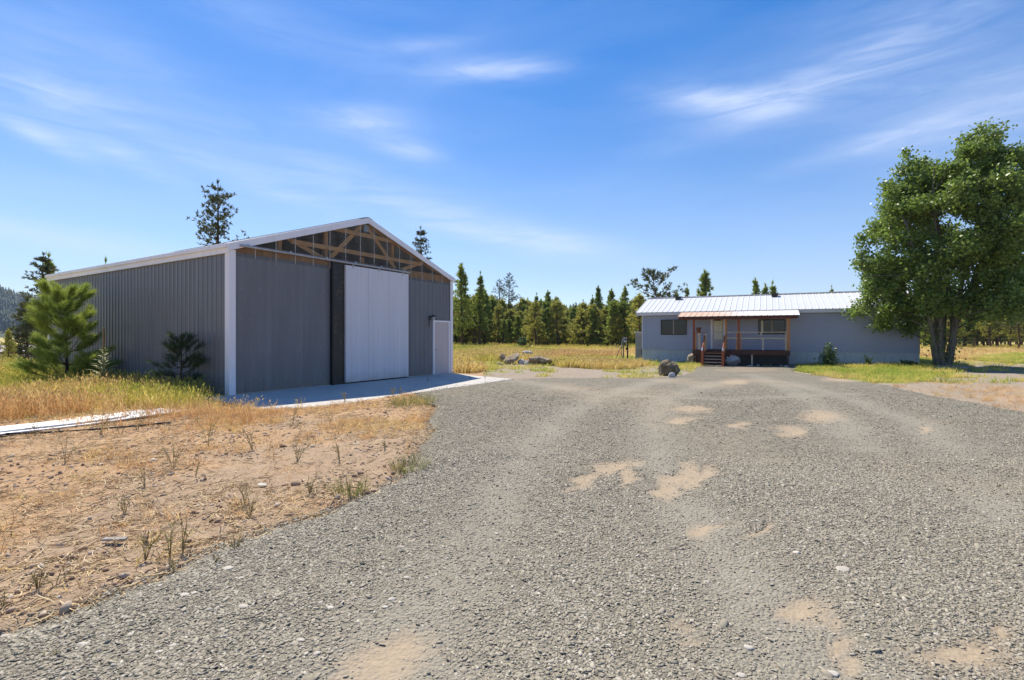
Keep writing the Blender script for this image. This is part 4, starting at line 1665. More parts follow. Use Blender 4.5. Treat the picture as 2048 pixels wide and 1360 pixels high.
# forest on the hills, one mass per hill
def make_far_forest():
    rng = np.random.default_rng(3)
    pr = []
    for _ in range(3):
        V, Fc = [], []
        for lv in range(3):
            n = 6
            k = len(V)
            r0, zb, zt = 2.6 - .75 * lv, 1.2 + 3.2 * lv, 6.5 + 3.0 * lv
            for i in range(n):
                a = 2 * math.pi * i / n + rng.uniform(-.3, .3)
                rr = r0 * rng.uniform(.7, 1.2)
                V.append((rr * math.cos(a), rr * math.sin(a), zb + rng.uniform(-.5, .5)))
            V.append((0, 0, zt))
            for i in range(n):
                Fc.append((k + i, k + (i + 1) % n, k + n))
        me = mesh_np('far_tree', V, Fc)
        me.materials.append(M['far_forest'])
        pr.append(me)
    for (V, n, k), cnt, lo, hi in ((HILLS[0], 26000, -80, 420), (HILLS[1], 9000, 880, 1300)):
        G = V.reshape(k, n, 3)
        i = RNG.uniform(0, n - 1.01, cnt)
        j = RNG.uniform(2, k - 4, cnt)
        i0, j0 = i.astype(int), j.astype(int)
        fi, fj = (i - i0)[:, None], (j - j0)[:, None]
        p = G[j0, i0] * (1 - fi) * (1 - fj) + G[j0, i0 + 1] * fi * (1 - fj) + G[j0 + 1, i0] * (1 - fi) * fj + G[j0 + 1, i0 + 1] * fi * fj
        c = 1024 + p[:, 0] / p[:, 1] * F
        open_ = fbm(p[:, 0] / 90, p[:, 1] / 90, 12)
        p = p[((c > lo) & (c < hi) | (c > 1800) & (c < 2120)) & (open_ > .30)]
        m = len(p)
        sc = RNG.uniform(.7, 1.5, m) * 1.1
        scatter('hillside_forest', p, np.stack([p[:, 0] * 0, p[:, 0] * 0, RNG.uniform(0, 6.28, m)], 1), np.stack([sc, sc, sc * RNG.uniform(.9, 1.3, m)], 1),
                RNG.integers(0, 3, m), pr, {'tint': sc * 0})


make_far_forest()


# ================================================================== conifers
def tube_np(pts, rad, n=5):
    pts = np.asarray(pts, float)
    k = len(pts)
    V = []
    for i in range(k):
        t = pts[min(i + 1, k - 1)] - pts[max(i - 1, 0)]
        t = t / (np.linalg.norm(t) + 1e-9)
        a = np.cross(t, (.31, .95, .02) if abs(t[2]) > .5 else (0, 0, 1.))
        a /= np.linalg.norm(a) + 1e-9
        b = np.cross(t, a)
        an = np.arange(n) * 2 * math.pi / n
        V.append(pts[i] + (np.cos(an)[:, None] * a + np.sin(an)[:, None] * b) * rad[i])
    V = np.concatenate(V)
    Fc = []
    for i in range(k - 1):
        for j in range(n):
            Fc.append((i * n + j, i * n + (j + 1) % n, (i + 1) * n + (j + 1) % n, (i + 1) * n + j))
    return V, Fc


class TreeMesh:
    def __init__(s):
        s.wv, s.wf, s.wn = [], [], 0
        s.lv, s.ln = [], 0
        s.lf = []

    def wood(s, pts, rad, n=5):
        V, Fc = tube_np(pts, rad, n)
        s.wv.append(V)
        s.wf += [tuple(a + s.wn for a in f) for f in Fc]
        s.wn += len(V)

    def tris(s, V):
        """V (k,3,3) loose triangles"""
        k = len(V)
        s.lv.append(V.reshape(-1, 3))
        s.lf.append(np.arange(k * 3).reshape(k, 3) + s.ln)
        s.ln += 3 * k

    def quads(s, V):
        k = len(V)
        s.lv.append(V.reshape(-1, 3))
        s.lf.append(np.arange(k * 4).reshape(k, 4) + s.ln)
        s.ln += 4 * k

    def meshes(s, bark, leaf):
        w = mesh_np('trunk', np.concatenate(s.wv), np.array(s.wf), True)
        w.materials.append(M[bark])
        l = mesh_np('crown', np.concatenate(s.lv), np.concatenate(s.lf))
        l.materials.append(M[leaf])
        return w, l


def needle_spray(rng, c, d, n, length, width, spread):
    """n flat needles bundles leaving c around direction d"""
    d = np.asarray(d, float)
    d = d / (np.linalg.norm(d) + 1e-9)
    r = rng.normal(0, 1, (n, 3)) * spread + d
    r /= np.linalg.norm(r, axis=1)[:, None]
    s = np.cross(r, rng.normal(0, 1, (n, 3)))
    s /= np.linalg.norm(s, axis=1)[:, None] + 1e-9
    L = length * rng.uniform(.6, 1.15, (n, 1))
    b = np.asarray(c)[None] + rng.normal(0, length * .12, (n, 3))
    return np.stack([b - s * width / 2, b + s * width / 2, b + r * L], 1)


def conifer(seed, h, base, rad, whorls, per, tufts, tl, gap=0.0, droop=-.1, bark='pine_bark', leaf='pine_needles', shape=1.0, nt=9, crooked=.02):
    rng = np.random.default_rng(seed)
    T = TreeMesh()
    k = 8
    z = np.linspace(0, h, k)
    off = np.cumsum(rng.normal(0, crooked * h / k * 2, (k, 2)), 0)
    off[0] = 0
    pts = np.stack([off[:, 0], off[:, 1], z], 1)
    r0 = .014 * h + .05
    T.wood(pts, r0 * (1 - .93 * z / h) + .01, 7)

    def axis(zz):
        return np.array((np.interp(zz, z, pts[:, 0]), np.interp(zz, z, pts[:, 1]), zz))
    for w in range(whorls):
        t = (w + .5 + rng.uniform(-.3, .3)) / whorls
        zz = base * h + (1 - base) * h * t * .97
        if rng.uniform() < gap * .6:
            continue
        env = rad * ((1 - t) ** shape * .92 + .08) * (0.55 + .45 * min(1, t * 5 + .25))
        for b in range(per):
            if rng.uniform() < gap:
                continue
            a = rng.uniform(0, 2 * math.pi)
            L = env * rng.uniform(.55, 1.15)
            up = droop + .55 * t + rng.normal(0, .12)
            d = np.array((math.cos(a), math.sin(a), up))
            p0 = axis(zz)
            p1 = p0 + d * L * .55
            p2 = p0 + d * L + np.array((0, 0, L * .16))
            T.wood([p0, p1, p2], [.012 * L + .012, .008 * L + .008, .005], 3)
            for q in range(tufts):
                f = rng.uniform(.25, 1.0) if q else 1.0
                c = p0 + (p2 - p0) * f + rng.normal(0, .09 * L + .04, 3) * np.array((1, 1, .6))
                T.tris(needle_spray(rng, c, d + np.array((0, 0, .5)), nt, tl, tl * .30, .75))
    T.tris(needle_spray(rng, axis(h), (0, 0, 1), nt * 2, tl * 1.3, tl * .3, .35))
    return T.meshes(bark, leaf), h


def make_pines():
    lib = {
        'dense': conifer(1, 11, .16, 2.3, 30, 6, 4, .42, .05, -.15, nt=8),
        'slim': conifer(2, 10, .22, 1.25, 30, 5, 4, .36, .10, -.15, nt=8),
        'cone': conifer(3, 8, .10, 1.9, 26, 6, 4, .38, .03, -.1, nt=8),
        'small': conifer(4, 6, .08, 1.5, 22, 6, 4, .34, .03, .0, nt=8),
        'bushy': conifer(5, 6, .14, 1.9, 18, 7, 4, .38, .03, .05, leaf='yellow_pine_needles', shape=.7, nt=8),
        'airy': conifer(6, 7, .20, 1.7, 18, 5, 4, .38, .12, .05, leaf='yellow_pine_needles', shape=.8, nt=8),
        'old': conifer(7, 15, .30, 2.7, 26, 5, 8, .30, .22, -.05, leaf='old_pine_needles', shape=.5, nt=7),
        'old2': conifer(8, 14, .16, 2.6, 32, 5, 8, .30, .20, -.1, leaf='old_pine_needles', shape=.7, nt=7),
        'spread': conifer(9, 10, .30, 4.0, 16, 5, 6, .46, .18, .1, leaf='old_pine_needles', shape=.45, nt=9, crooked=.05),
        'bare': conifer(10, 12, .25, 2.6, 28, 5, 5, .28, .22, .0, leaf='old_pine_needles', shape=.7, nt=5),
        'small2': conifer(12, 6, .10, 1.3, 22, 6, 4, .34, .05, .0, nt=8),
        'dark': conifer(13, 9, .05, 2.4, 28, 6, 4, .40, .02, -.15, leaf='old_pine_needles', shape=.8, nt=8),
    }

    def plant(kind, px, top, Y, label, group=None, sx=1.0, rz=None, name='pine_tree'):
        (w, l), h = lib[kind]
        X = (px - 1024) / F * Y
        z = Hs(X, Y)
        ht = CAMZ + (HZ - top) / F * Y - z
        r = thing(name, label, 'pine tree', (X, Y, z - .05), random.uniform(0, 6.28) if rz is None else rz, group)
        s = ht / h
        wx = s ** .5 * sx if s > 1 else s * sx * 1.05
        for nm, me in (('trunk', w), ('crown', l)):
            o = link(nm, me, r)
            o.scale = (wx, wx, s)
        return r
    g = 'pines standing beyond the field'
    named = [('dense', 924, 531, 68, 'tallest dense pine beside the right corner of the barn', 1.0), ('slim', 958, 546, 69, 'slim pine with long bare dark trunk next to the tallest pine', 1.0),
             ('slim', 970, 572, 74, 'pine close behind the slim bare trunked one', 1.1), ('bare', 1000, 560, 92, 'thin sparse pine at the left of the thinned pair', 1.1), ('bare', 1017, 547, 95, 'tall thinned out pine whose bare branches show the sky', 1.2),
             ('slim', 1073, 588, 90, 'narrow dark pine left of the pointed one above the rock pile', .9), ('cone', 1096, 583, 88, 'pointed dark pine above the rock pile, tallest there', .9),
             ('slim', 1121, 601, 86, 'pointed pine right above the big dark slab of the rock pile', 1.0), ('slim', 1149, 607, 96, 'small pointed pine in the low dip of the treeline', 1.0),
             ('slim', 1167, 601, 98, 'thin pine at the right of the low dip in the treeline', 1.0), ('dense', 1197, 574, 86, 'tall pointed pine in the middle of the group left of the house', .8),
             ('slim', 1183, 592, 88, 'slim pine touching the left of the tall pointed pine', 1.0), ('cone', 1222, 580, 84, 'pointed pine second from the left end of the house', .9),
             ('dense', 1249, 575, 82, 'broad pine rising just left of the white house roof', .9)]
    for k, px, top, Y, lab, sx in named:
        plant(k, px, top, Y, lab, g, sx)
    plant('spread', 1317, 546, 68, 'wide crooked old pine behind the left end of the house roof', g, 1.15, 1.0)
    plant('airy', 1282, 590, 62, 'yellow green pine behind the left corner of the house', g, 1.2)
    plant('slim', 1352, 582, 80, 'thin pine top showing between crooked pine and pointed pine', g, .8)
    plant('slim', 1376, 571, 84, 'second thin pine top left of the pointed pine over the roof', g, .8)
    plant('cone', 1411, 544, 70, 'pointed pine rising over the left part of the white roof', g, 1.1)
    plant('cone', 1511, 559, 78, 'tallest of three pine tops over the middle of the roof', g, .8)
    plant('small', 1529, 573, 79, 'middle one of three pine tops over the roof', g, .9)
    plant('small2', 1546, 567, 80, 'rightmost of three pine tops over the roof', g, .9)
    plant('slim', 1661, 574, 95, 'tiny pine tip just above the roof left of the leafy tree', g, .9)
    plant('old', 437, 366, 46, 'tall open old pine rising behind the left roof of the barn', None, 1.0, .6)
    plant('old2', 843, 458, 58, 'sparse old pine rising behind the right roof slope of the barn', None, .95, 2.0)
    plant('old2', 76, 508, 46, 'dark old pine left of the far barn corner', None, 1.25, 4.0)
    plant('slim', 102, 512, 47, 'thinner pine top touching the far barn corner', None, .9)
    plant('dark', 48, 600, 44, 'dense dark low pine under the old pine left of the barn', None, 1.1)
    plant('slim', 208, 521, 52, 'tiny pine tip poking over the left eave of the barn', None, .8)
    plant('airy', 17, 661, 36, 'small olive pine in front of the distant pale house', None, .62)
    # filler
    rr = random.Random(4)
    words = {'small': 'short green pine', 'small2': 'narrow short green pine', 'cone': 'pointed green pine', 'bushy': 'bushy olive pine', 'airy': 'loose olive pine'}
    zones = [(945, 'beside the barn corner beyond the field'), (985, 'round the slim bare trunked pine'), (1020, 'under the thinned out pines'), (1055, 'behind the round green bush'), (1095, 'above the left half of the rock pile'),
             (1130, 'above the big dark slab'), (1165, 'in the low dip of the treeline'), (1205, 'under the tall pointed pine'), (1240, 'left of the utility post'), (9999, 'behind the utility post')]
    items = []
    lab = 'pine'
    for i in range(136):
        px = 896 + 395 * (i + rr.random()) / 136
        Y = rr.uniform(70, 104)
        top = rr.uniform(596, 642) + (12 if 1130 < px < 1180 else 0)
        if px < 985:
            top -= rr.uniform(0, 25)
        k = rr.choice(['small', 'small2', 'cone', 'bushy', 'airy', 'bushy'])
        items.append((plant(k, px, top, Y, lab, 'crowded pines beyond the field', rr.uniform(1.0, 1.35)), px, ('rear ' if Y > 87 else 'front ') + words[k], zone(px, zones)))
    for i in range(44):
        px = 900 + 385 * (i + rr.random()) / 44
        k = rr.choice(['small', 'bushy', 'airy', 'small2'])
        items.append((plant(k, px, rr.uniform(604, 634), rr.uniform(106, 122), lab, 'crowded pines beyond the field', rr.uniform(1.2, 1.6)), px, 'farthest ' + words[k], zone(px, zones)))
    zones = [(1880, 'between house end and tree trunk'), (1935, 'behind the leaning stem of the leafy tree'), (1975, 'behind the first steel fence post'), (2010, 'behind the second steel fence post'), (9999, 'at the right edge behind the fence')]
    for i in range(34):
        px = 1836 + 230 * (i + rr.random()) / 34
        Y = rr.uniform(66, 92)
        top = rr.uniform(600, 634)
        k = rr.choice(['bushy', 'airy', 'bushy', 'small'])
        items.append((plant(k, px, top, Y, lab, 'pines behind the leafy tree', rr.uniform(1.0, 1.35)), px, ('rear ' if Y > 79 else 'front ') + words[k], zone(px, zones)))
    rank_labels(items)
    plant('spread', 2036, 590, 58, 'brown trunked bare pine at the right edge behind the fence', None, .8, 2.2)


make_pines()


# young pines by the barn
def young_pine(seed, h, rad, nbr, leaf, nl, base=.10, tips=3, nd=70, updir=.55):
    rng = np.random.default_rng(seed)
    T = TreeMesh()
    z = np.linspace(0, h * .93, 7)
    off = np.cumsum(rng.normal(0, .008 * h, (7, 2)), 0)
    pts = np.stack([off[:, 0], off[:, 1], z], 1)
    T.wood(pts, .045 * h / 2.9 * (1 - .85 * z / h) + .004, 7)
    wh = 7
    for w in range(wh):
        t = (w + .35) / wh
        zz = h * (base + (.92 - base) * t)
        p0 = np.array((np.interp(zz, z, pts[:, 0]), np.interp(zz, z, pts[:, 1]), zz))
        n = nbr
        a0 = rng.uniform(0, 6.28)
        for b in range(n):
            a = a0 + 2 * math.pi * b / n + rng.normal(0, .3)
            L = rad * (1.08 - .62 * t) * rng.uniform(.7, 1.15)
            el = updir * (.25 + t) + rng.normal(0, .12)
            d = np.array((math.cos(a), math.sin(a), el))
            p1 = p0 + d * L * .5 - np.array((0, 0, .03 * L))
            p2 = p0 + d * L + np.array((0, 0, .22 * L))
            T.wood([p0, p1, p2], [.012 * h / 2.9 + .002, .009 * h / 2.9 + .002, .005], 4)
            for q in range(tips):
                if q == 0:
                    c, dd = p2, p2 - p1
                else:
                    f = rng.uniform(.45, .95)
                    sd = rng.choice((-1, 1))
                    pb = p1 + (p2 - p1) * (f * 2 - 1) if f > .5 else p0 + (p1 - p0) * f * 2
                    dd = d + np.array((-math.sin(a), math.cos(a), 0)) * sd * .9 + np.array((0, 0, .5))
                    dd = dd / np.linalg.norm(dd) * L * .38
                    c = pb + dd
                    T.wood([pb, c], [.007, .004], 3)
                dn = dd / (np.linalg.norm(dd) + 1e-9)
                for e in range(4):
                    T.tris(needle_spray(rng, c - dn * e * nl * .35, dn, nd // 4, nl, (.009 if h > 2 else .007), .62 + .12 * e))
    top = np.array((pts[-1][0], pts[-1][1], h * .95))
    T.wood([pts[-1], top], [.01, .005], 4)
    for e in range(5):
        T.tris(needle_spray(rng, top - np.array((0, 0, e * nl * .35)), (0, 0, 1), nd // 3, nl, .0075, .6))
    return T.meshes('pine_bark', leaf)


def make_young():
    X, Y, z = P(135, 774)
    Y = 15.0
    X = (135 - 1024) / F * Y
    r = thing('young_pine', 'bushy bright green young pine in front of the barn side wall', 'pine tree', (X, Y, Hs(X, Y)))
    w, l = young_pine(41, 2.95, .90, 9, 'young_needles', .20, .05, 5, 150, .75)
    link('trunk', w, r)
    link('crown', l, r)
    Y = 12.9
    X = (364 - 1024) / F * Y
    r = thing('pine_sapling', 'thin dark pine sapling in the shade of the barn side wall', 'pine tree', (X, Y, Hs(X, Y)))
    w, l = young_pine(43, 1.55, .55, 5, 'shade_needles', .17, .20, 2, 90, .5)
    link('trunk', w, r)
    link('crown', l, r)


make_young()


# ================================================================== big leafy tree
def leaf_quads(rng, c, n, sig, size):
    p = np.asarray(c) + rng.normal(0, 1, (n, 3)) * sig
    nrm = rng.normal(0, 1, (n, 3)) + np.array((0, 0, .5))
    nrm /= np.linalg.norm(nrm, axis=1)[:, None]
    a = np.cross(nrm, rng.normal(0, 1, (n, 3)))
    a /= np.linalg.norm(a, axis=1)[:, None] + 1e-9
    b = np.cross(nrm, a)
    s = size * rng.uniform(.65, 1.25, (n, 1))
    return np.stack([p - a * s * .55, p + b * s * .48 - a * s * .12, p + a * s * .62, p - b * s * .48 - a * s * .12], 1)


def make_poplar():
    rng = np.random.default_rng(77)
    X, Y = 23.3, 26.9
    z = Hs(X, Y)
    r = thing('leafy_tree', 'big leafy green tree with several stems beside the house', 'tree', (X, Y, z))
    T = TreeMesh()
    zs = [1.7, 2.5, 3.5, 5.0, 7.0, 8.8, 10.2, 11.4, 12.4]
    rs = [1.9, 3.3, 3.9, 4.1, 4.0, 3.6, 3.0, 2.1, .6]
    cx = [.0, .1, .2, .25, .35, .45, .6, .8, 1.1]
    stems = []
    for a, lean, ht, rad in ((2.7, .16, 9.5, .15), (3.6, .26, 8.0, .12), (.4, .40, 9.0, .12), (1.4, .10, 11.5, .17), (5.0, .14, 10.5, .15), (6.1, .20, 11.8, .14), (4.2, .10, 10.8, .13)):
        pts = []
        p = np.array((math.cos(a) * .28, math.sin(a) * .20, -.05))
        d = np.array((math.cos(a) * lean, math.sin(a) * lean, 1.0))
        k = 9
        for i in range(k):
            pts.append(p.copy())
            d = d + np.append(rng.normal(0, .06, 2), 0)
            p = p + d / np.linalg.norm(d) * ht / (k - 1)
        pts = np.array(pts)
        T.wood(pts, rad * (1 - .9 * np.linspace(0, 1, k)) + .012, 7)
        stems.append(pts)
    allp = np.concatenate(stems)
    # root flare
    T.wood([(0, 0, -.1), (0, 0, .25), (.02, 0, .55)], [.46, .36, .18], 10)
    targets = []
    blobs = []
    tries = 0
    while len(blobs) < 118 and tries < 20000:
        tries += 1
        zz = rng.uniform(2.4, 11.9)
        R = np.interp(zz, zs, rs)
        if rng.uniform() > (R / 4.1) ** 1.2 + .08:
            continue
        a = rng.uniform(0, 2 * math.pi)
        lump = .80 + .36 * float(fbm(np.array(a * 1.9 + 3), np.array(zz * .62), 9))
        f = math.sqrt(rng.uniform(.12, 1))
        R = R * (.97 if math.cos(a) < 0 else .90)
        c = np.array((np.interp(zz, zs, cx) + R * f * lump * math.cos(a), R * f * lump * math.sin(a), zz))
        if c[0] > .3 and c[2] < 3.2 and abs(c[0]) < 2.2:
            continue
        if any(np.linalg.norm((c - b) * np.array((1, 1, .9))) < .66 for b, _ in blobs):
            continue
        blobs.append((c, rng.uniform(.62, 1.08)))
    for c, br in blobs:
        for _ in range(int(11 * br ** 1.5) + 2):
            d = rng.normal(0, 1, 3)
            d = d / np.linalg.norm(d) * br * rng.uniform(.35, 1.0) * np.array((1, 1, .78))
            targets.append((c + d, c - np.array((0, 0, .25 * br)), 1))
    # leading shoots at the top
    for ox, oz in ((-1.95, 11.3), (-2.1, 10.6), (-.9, 10.9), (.35, 11.7), (.2, 11.1), (1.85, 12.7), (1.75, 12.0), (2.5, 12.2), (2.55, 11.5), (4.1, 11.3), (4.4, 10.4), (-3.3, 9.2), (-4.2, 7.0), (4.6, 9.4)):
        yo = rng.normal(0, .5)
        for q in range(8):
            p = np.array((ox + rng.normal(0, .06 + .03 * q), yo + rng.normal(0, .06 + .03 * q), oz + .25 - .26 * q + rng.normal(0, .05)))
            targets.append((p, np.array((ox, yo, oz - 1.9)), .6))
        blobs.append((np.array((ox, yo, oz - 1.9)), .5))
    for c, br in blobs:                     # a limb to every clump
        low = allp[allp[:, 2] < c[2] - .5]
        if not len(low):
            low = allp[allp[:, 2] < 1.2]
        e = c - np.array((0, 0, .25 * br))
        s0 = low[np.argmin(np.linalg.norm((low - e) * np.array((1, 1, .7)), axis=1))]
        L = np.linalg.norm(e - s0)
        m1 = s0 + (e - s0) * .35 + np.array((0, 0, .05 * L)) + rng.normal(0, .04 * L, 3)
        m2 = s0 + (e - s0) * .70 + np.array((0, 0, .06 * L)) + rng.normal(0, .04 * L, 3)
        T.wood([s0, m1, m2, e], [.020 + .011 * L, .016 + .008 * L, .012 + .005 * L, .010], 5)
    for p, an, k in targets:
        mid = an + (p - an) * .55 + rng.normal(0, .03, 3)
        T.wood([an, mid, p], [.010, .007, .003], 3)
        n = int(rng.uniform(60, 120) * (.7 if k < 1 else 1))
        T.quads(leaf_quads(rng, p, n, np.array((.21, .21, .18)) * rng.uniform(.7, 1.3) * (.75 if k < 1 else 1), .128))
        T.quads(leaf_quads(rng, mid, 6, np.array((.2, .2, .18)), .13))
    # sprouts round the foot
    for _ in range(46):
        a = rng.uniform(0, 6.28)
        rr = rng.uniform(.35, .85)
        zz = rng.uniform(.3, 2.2)
        T.quads(leaf_quads(rng, (rr * math.cos(a) * (.7 + .3 * zz), rr * math.sin(a), zz), 9, .14, .10))
    w, l = T.meshes('grey_bark', 'poplar_leaf')
    link('trunk', w, r)
    link('crown', l, r)


make_poplar()


def shrub(name, label, px, Y, h, rad, n, size, leaf='shrub_leaf', seed=0, cat='shrub', group=None, xy=None):
    rng = np.random.default_rng(seed)
    X = (px - 1024) / F * Y if xy is None else xy[0]
    if xy is not None:
        Y = xy[1]
    r = thing(name, label, cat, (X, Y, Hs(X, Y)), 0, group)
    T = TreeMesh()
    for i in range(n):
        a = rng.uniform(0, 6.28)
        t = rng.uniform(.25, 1)
        rr = rad * rng.uniform(.2, 1) * (1.2 - t * .8)
        tip = np.array((math.cos(a) * rr, math.sin(a) * rr, h * t))
        T.wood([(0, 0, 0), tip * np.array((.4, .4, .55)), tip], [.012, .008, .003], 3)
        for q in range(4):
            f = .35 + .65 * q / 3
            T.quads(leaf_quads(rng, tip * f, 9, .07 * h, size))
    w, l = T.meshes('grey_bark', leaf)
    link('stems', w, r)
    link('leaves', l, r)
    return r


shrub('leafy_shrub', 'small upright leafy shrub against the right part of the house wall', 1657, 29.4, 1.38, .62, 26, .11, seed=3)
shrub('leafy_shrub', 'tiny weedy shrub against the skirting under the leafy tree', 1733, 29.2, .62, .3, 9, .09, seed=4)
shrub('leafy_shrub', 'low dark spreading weed at the foot of the right house end', 1812, 27.9, .34, .75, 18, .10, seed=5)
shrub('leafy_shrub', 'round green bush in the field in front of the crowded pines', 1046, 58, 1.35, 1.1, 26, .2, seed=6)

# ================================================================== rocks
def ico(sub):
    t = (1 + 5 ** .5) / 2
    V = [Vector(v).normalized() for v in [(-1, t, 0), (1, t, 0), (-1, -t, 0), (1, -t, 0), (0, -1, t), (0, 1, t), (0, -1, -t), (0, 1, -t), (t, 0, -1), (t, 0, 1), (-t, 0, -1), (-t, 0, 1)]]
    Fc = [(0, 11, 5), (0, 5, 1), (0, 1, 7), (0, 7, 10), (0, 10, 11), (1, 5, 9), (5, 11, 4), (11, 10, 2), (10, 7, 6), (7, 1, 8), (3, 9, 4), (3, 4, 2), (3, 2, 6), (3, 6, 8), (3, 8, 9),
          (4, 9, 5), (2, 4, 11), (6, 2, 10), (8, 6, 7), (9, 8, 1)]
    for _ in range(sub):
        mid, nf = {}, []

        def m(a, b):
            k = (min(a, b), max(a, b))
            if k not in mid:
                V.append(((V[a] + V[b]) / 2).normalized())
                mid[k] = len(V) - 1
            return mid[k]
        for a, b, c in Fc:
            x, y, z = m(a, b), m(b, c), m(c, a)
            nf += [(a, x, z), (b, y, x), (c, z, y), (x, y, z)]
        Fc = nf
    return np.array([tuple(v) for v in V]), np.array(Fc)


ICO = {s: ico(s) for s in (2, 3, 4)}


def rock_mesh(seed, size, cuts=9, rough=.06, sub=4, boxy=.0):
    rng = np.random.default_rng(seed)
    V, Fc = ICO[sub]
    V = V.copy()
    if boxy:
        V = np.sign(V) * np.abs(V) ** (1 - boxy)
    for _ in range(cuts):
        n = rng.normal(0, 1, 3)
        n /= np.linalg.norm(n)
        d = rng.uniform(.62, .92)
        k = V @ n - d
        V = V - np.outer(np.maximum(k, 0) * .93, n)
    off = Vector(tuple(rng.uniform(0, 50, 3)))
    for i, v in enumerate(V):
        p = Vector(v)
        f = mnoise.fractal(p * 1.6 + off, 1.0, 2.0, 5) * rough * 1.2 + mnoise.noise(p * 5 + off) * rough * .35
        V[i] = v * (1 + f)
    V = V * np.array(size) / 2
    return mesh_np('boulder', V, Fc, True)


def boulder(label, px, py, size, mat, seed, rot=(0, 0, 0), lift=.38, cuts=9, rough=.06, group=None, Y=None, boxy=0., name='boulder', zoff=0.0):
    if Y is None:
        X, Y, z = P(px, py)
    else:
        X = (px - 1024) / F * Y
        z = Hs(X, Y)
    o = link(name, rock_mesh(seed, size, cuts, rough, 4 if size[0] > .5 else 3, boxy), None, (X, Y, z + size[2] * lift + zoff), M[mat])
    o.rotation_euler = rot
    tag(o, label, 'rock', group)
    return o


boulder('dark mossy boulder standing alone at the gravel edge', 1338, 752, (.94, .85, .84), 'rock_dark', 3, (0, 0, .4), .38, 7, .14)
boulder('small pale stone resting against the lone dark boulder', 1344, 756, (.30, .2, .27), 'rock_white', 5, (0, 0, .2), .35, 5, .06)
boulder('tan jagged boulder left of the porch steps', 1387, 729, (1.05, .8, .84), 'rock_tan', 17, (.1, .35, .3), .40, 12, .12)
boulder('large pale rounded boulder right of the porch steps', 1465, 731, (1.0, .9, .82), 'rock_white', 21, (0, 0, .3), .42, 4, .05)
pg = 'rocks heaped at the field edge'
boulder('big dark flat topped slab at the right end of the rock pile', 1079, 730, (1.5, .95, .56), 'rock_grey', 31, (.04, .03, .1), .42, 8, .08, pg, None, .45)
boulder('long slab leaning up to the right in the rock pile', 1022, 729, (1.15, .75, .40), 'rock_grey', 33, (.05, -.42, .2), .70, 9, .05, pg, None, .4)
boulder('blocky pale topped rock at the left of the rock pile', 1004, 725, (.5, .45, .55), 'rock_grey', 35, (0, .1, .3), .55, 10, .05, pg, None, .5)
boulder('tan rock wedged between the two slabs of the pile', 1046, 724, (.42, .4, .36), 'rock_tan', 36, (0, 0, 0), .85, 7, .06, pg)
boulder('light rounded rock lying on top of the pile', 1055, 722, (.7, .5, .28), 'rock_pale', 37, (.1, .1, .5), 1.9, 5, .06, pg)
boulder('pale rounded rock at the foot of the leaning slab', 1043, 730, (.42, .4, .34), 'rock_pale', 38, (0, 0, .6), .45, 5, .05, pg)
boulder('small upright pale stone beside the big dark slab', 1053, 731, (.24, .24, .30), 'rock_pale', 39, (0, .2, .6), .45, 5, .05, pg)
boulder('low tan stone at the left foot of the rock pile', 1000, 731, (.45, .4, .2), 'rock_tan', 40, (0, .1, .6), .35, 6, .05, pg)
boulder('small grey stone below the blocky rock of the pile', 1010, 729, (.26, .25, .24), 'rock_grey', 41, (0, .1, .6), .4, 6, .05, pg)
boulder('small pale crumbling stone left outside the rock pile', 991, 727, (.4, .35, .16), 'rock_pale', 42, (0, .3, .3), .35, 8, .08, pg)
boulder('white chip of rock on the big dark slab', 1081, 726, (.22, .2, .12), 'rock_white', 43, (0, .2, .1), 3.0, 6, .05, pg)
boulder('bluish grey flat stone at the foot of the leafy tree', 1904, 741, (1.5, .8, .26), 'rock_grey', 51, (0, 0, .2), .4, 6, .08, None, None, .3)
for i, (px, py) in enumerate(((1499, 733), (1516, 732), (1561, 732), (1572, 734))):
    boulder(('leftmost', 'second', 'third', 'rightmost')[i] + ' small pale stone lying under the front edge of the porch', px, py, (.34, .22, .12), 'rock_pale', 60 + i, (0, 0, i), .3, 5, .05, 'stones under the porch')

# pale stones on the gravel and dirt: photo x, y, width px, height px
STONES = [(802, 1099, 19, 10), (814, 1160, 18, 9), (853, 1160, 12, 13), (784, 1204, 20, 11), (770, 1221, 15, 8), (456, 1142, 26, 12), (165, 1298, 26, 15), (12, 1272, 24, 10), (155, 1216, 14, 5),
          (418, 1229, 16, 10), (450, 1284, 12, 10), (634, 1317, 18, 11), (600, 1290, 18, 9), (1263, 1162, 13, 12), (992, 1071, 12, 6), (1137, 1040, 10, 6), (849, 1046, 11, 6), (1685, 1145, 36, 11),
          (1662, 1352, 34, 18), (1498, 1301, 26, 15), (1480, 1357, 26, 9), (1635, 1260, 10, 7), (1872, 1278, 14, 6), (1180, 1320, 13, 8), (1172, 1302, 10, 9), (1545, 1167, 10, 6),
          (523, 969, 26, 11), (655, 878, 10, 6), (486, 1227, 26, 6), (388, 1195, 16, 6), (482, 1163, 14, 7), (610, 1196, 12, 7), (660, 1224, 18, 8), (347, 1298, 18, 7), (318, 1312, 18, 6), (1415, 1170, 10, 6), (2046, 1078, 14, 5),
          (370, 1199, 24, 5), (795, 1265, 10, 7), (742, 1247, 12, 6), (1440, 870, 8, 4), (690, 965, 8, 5)]
rs = [rock_mesh(900 + i, (1, .8, .62), 9, .09, 2) for i in range(6)]
for m_ in rs:
    m_.name = 'pale_stone'
    m_.materials.append(M['stone_pale'])
sitems = []
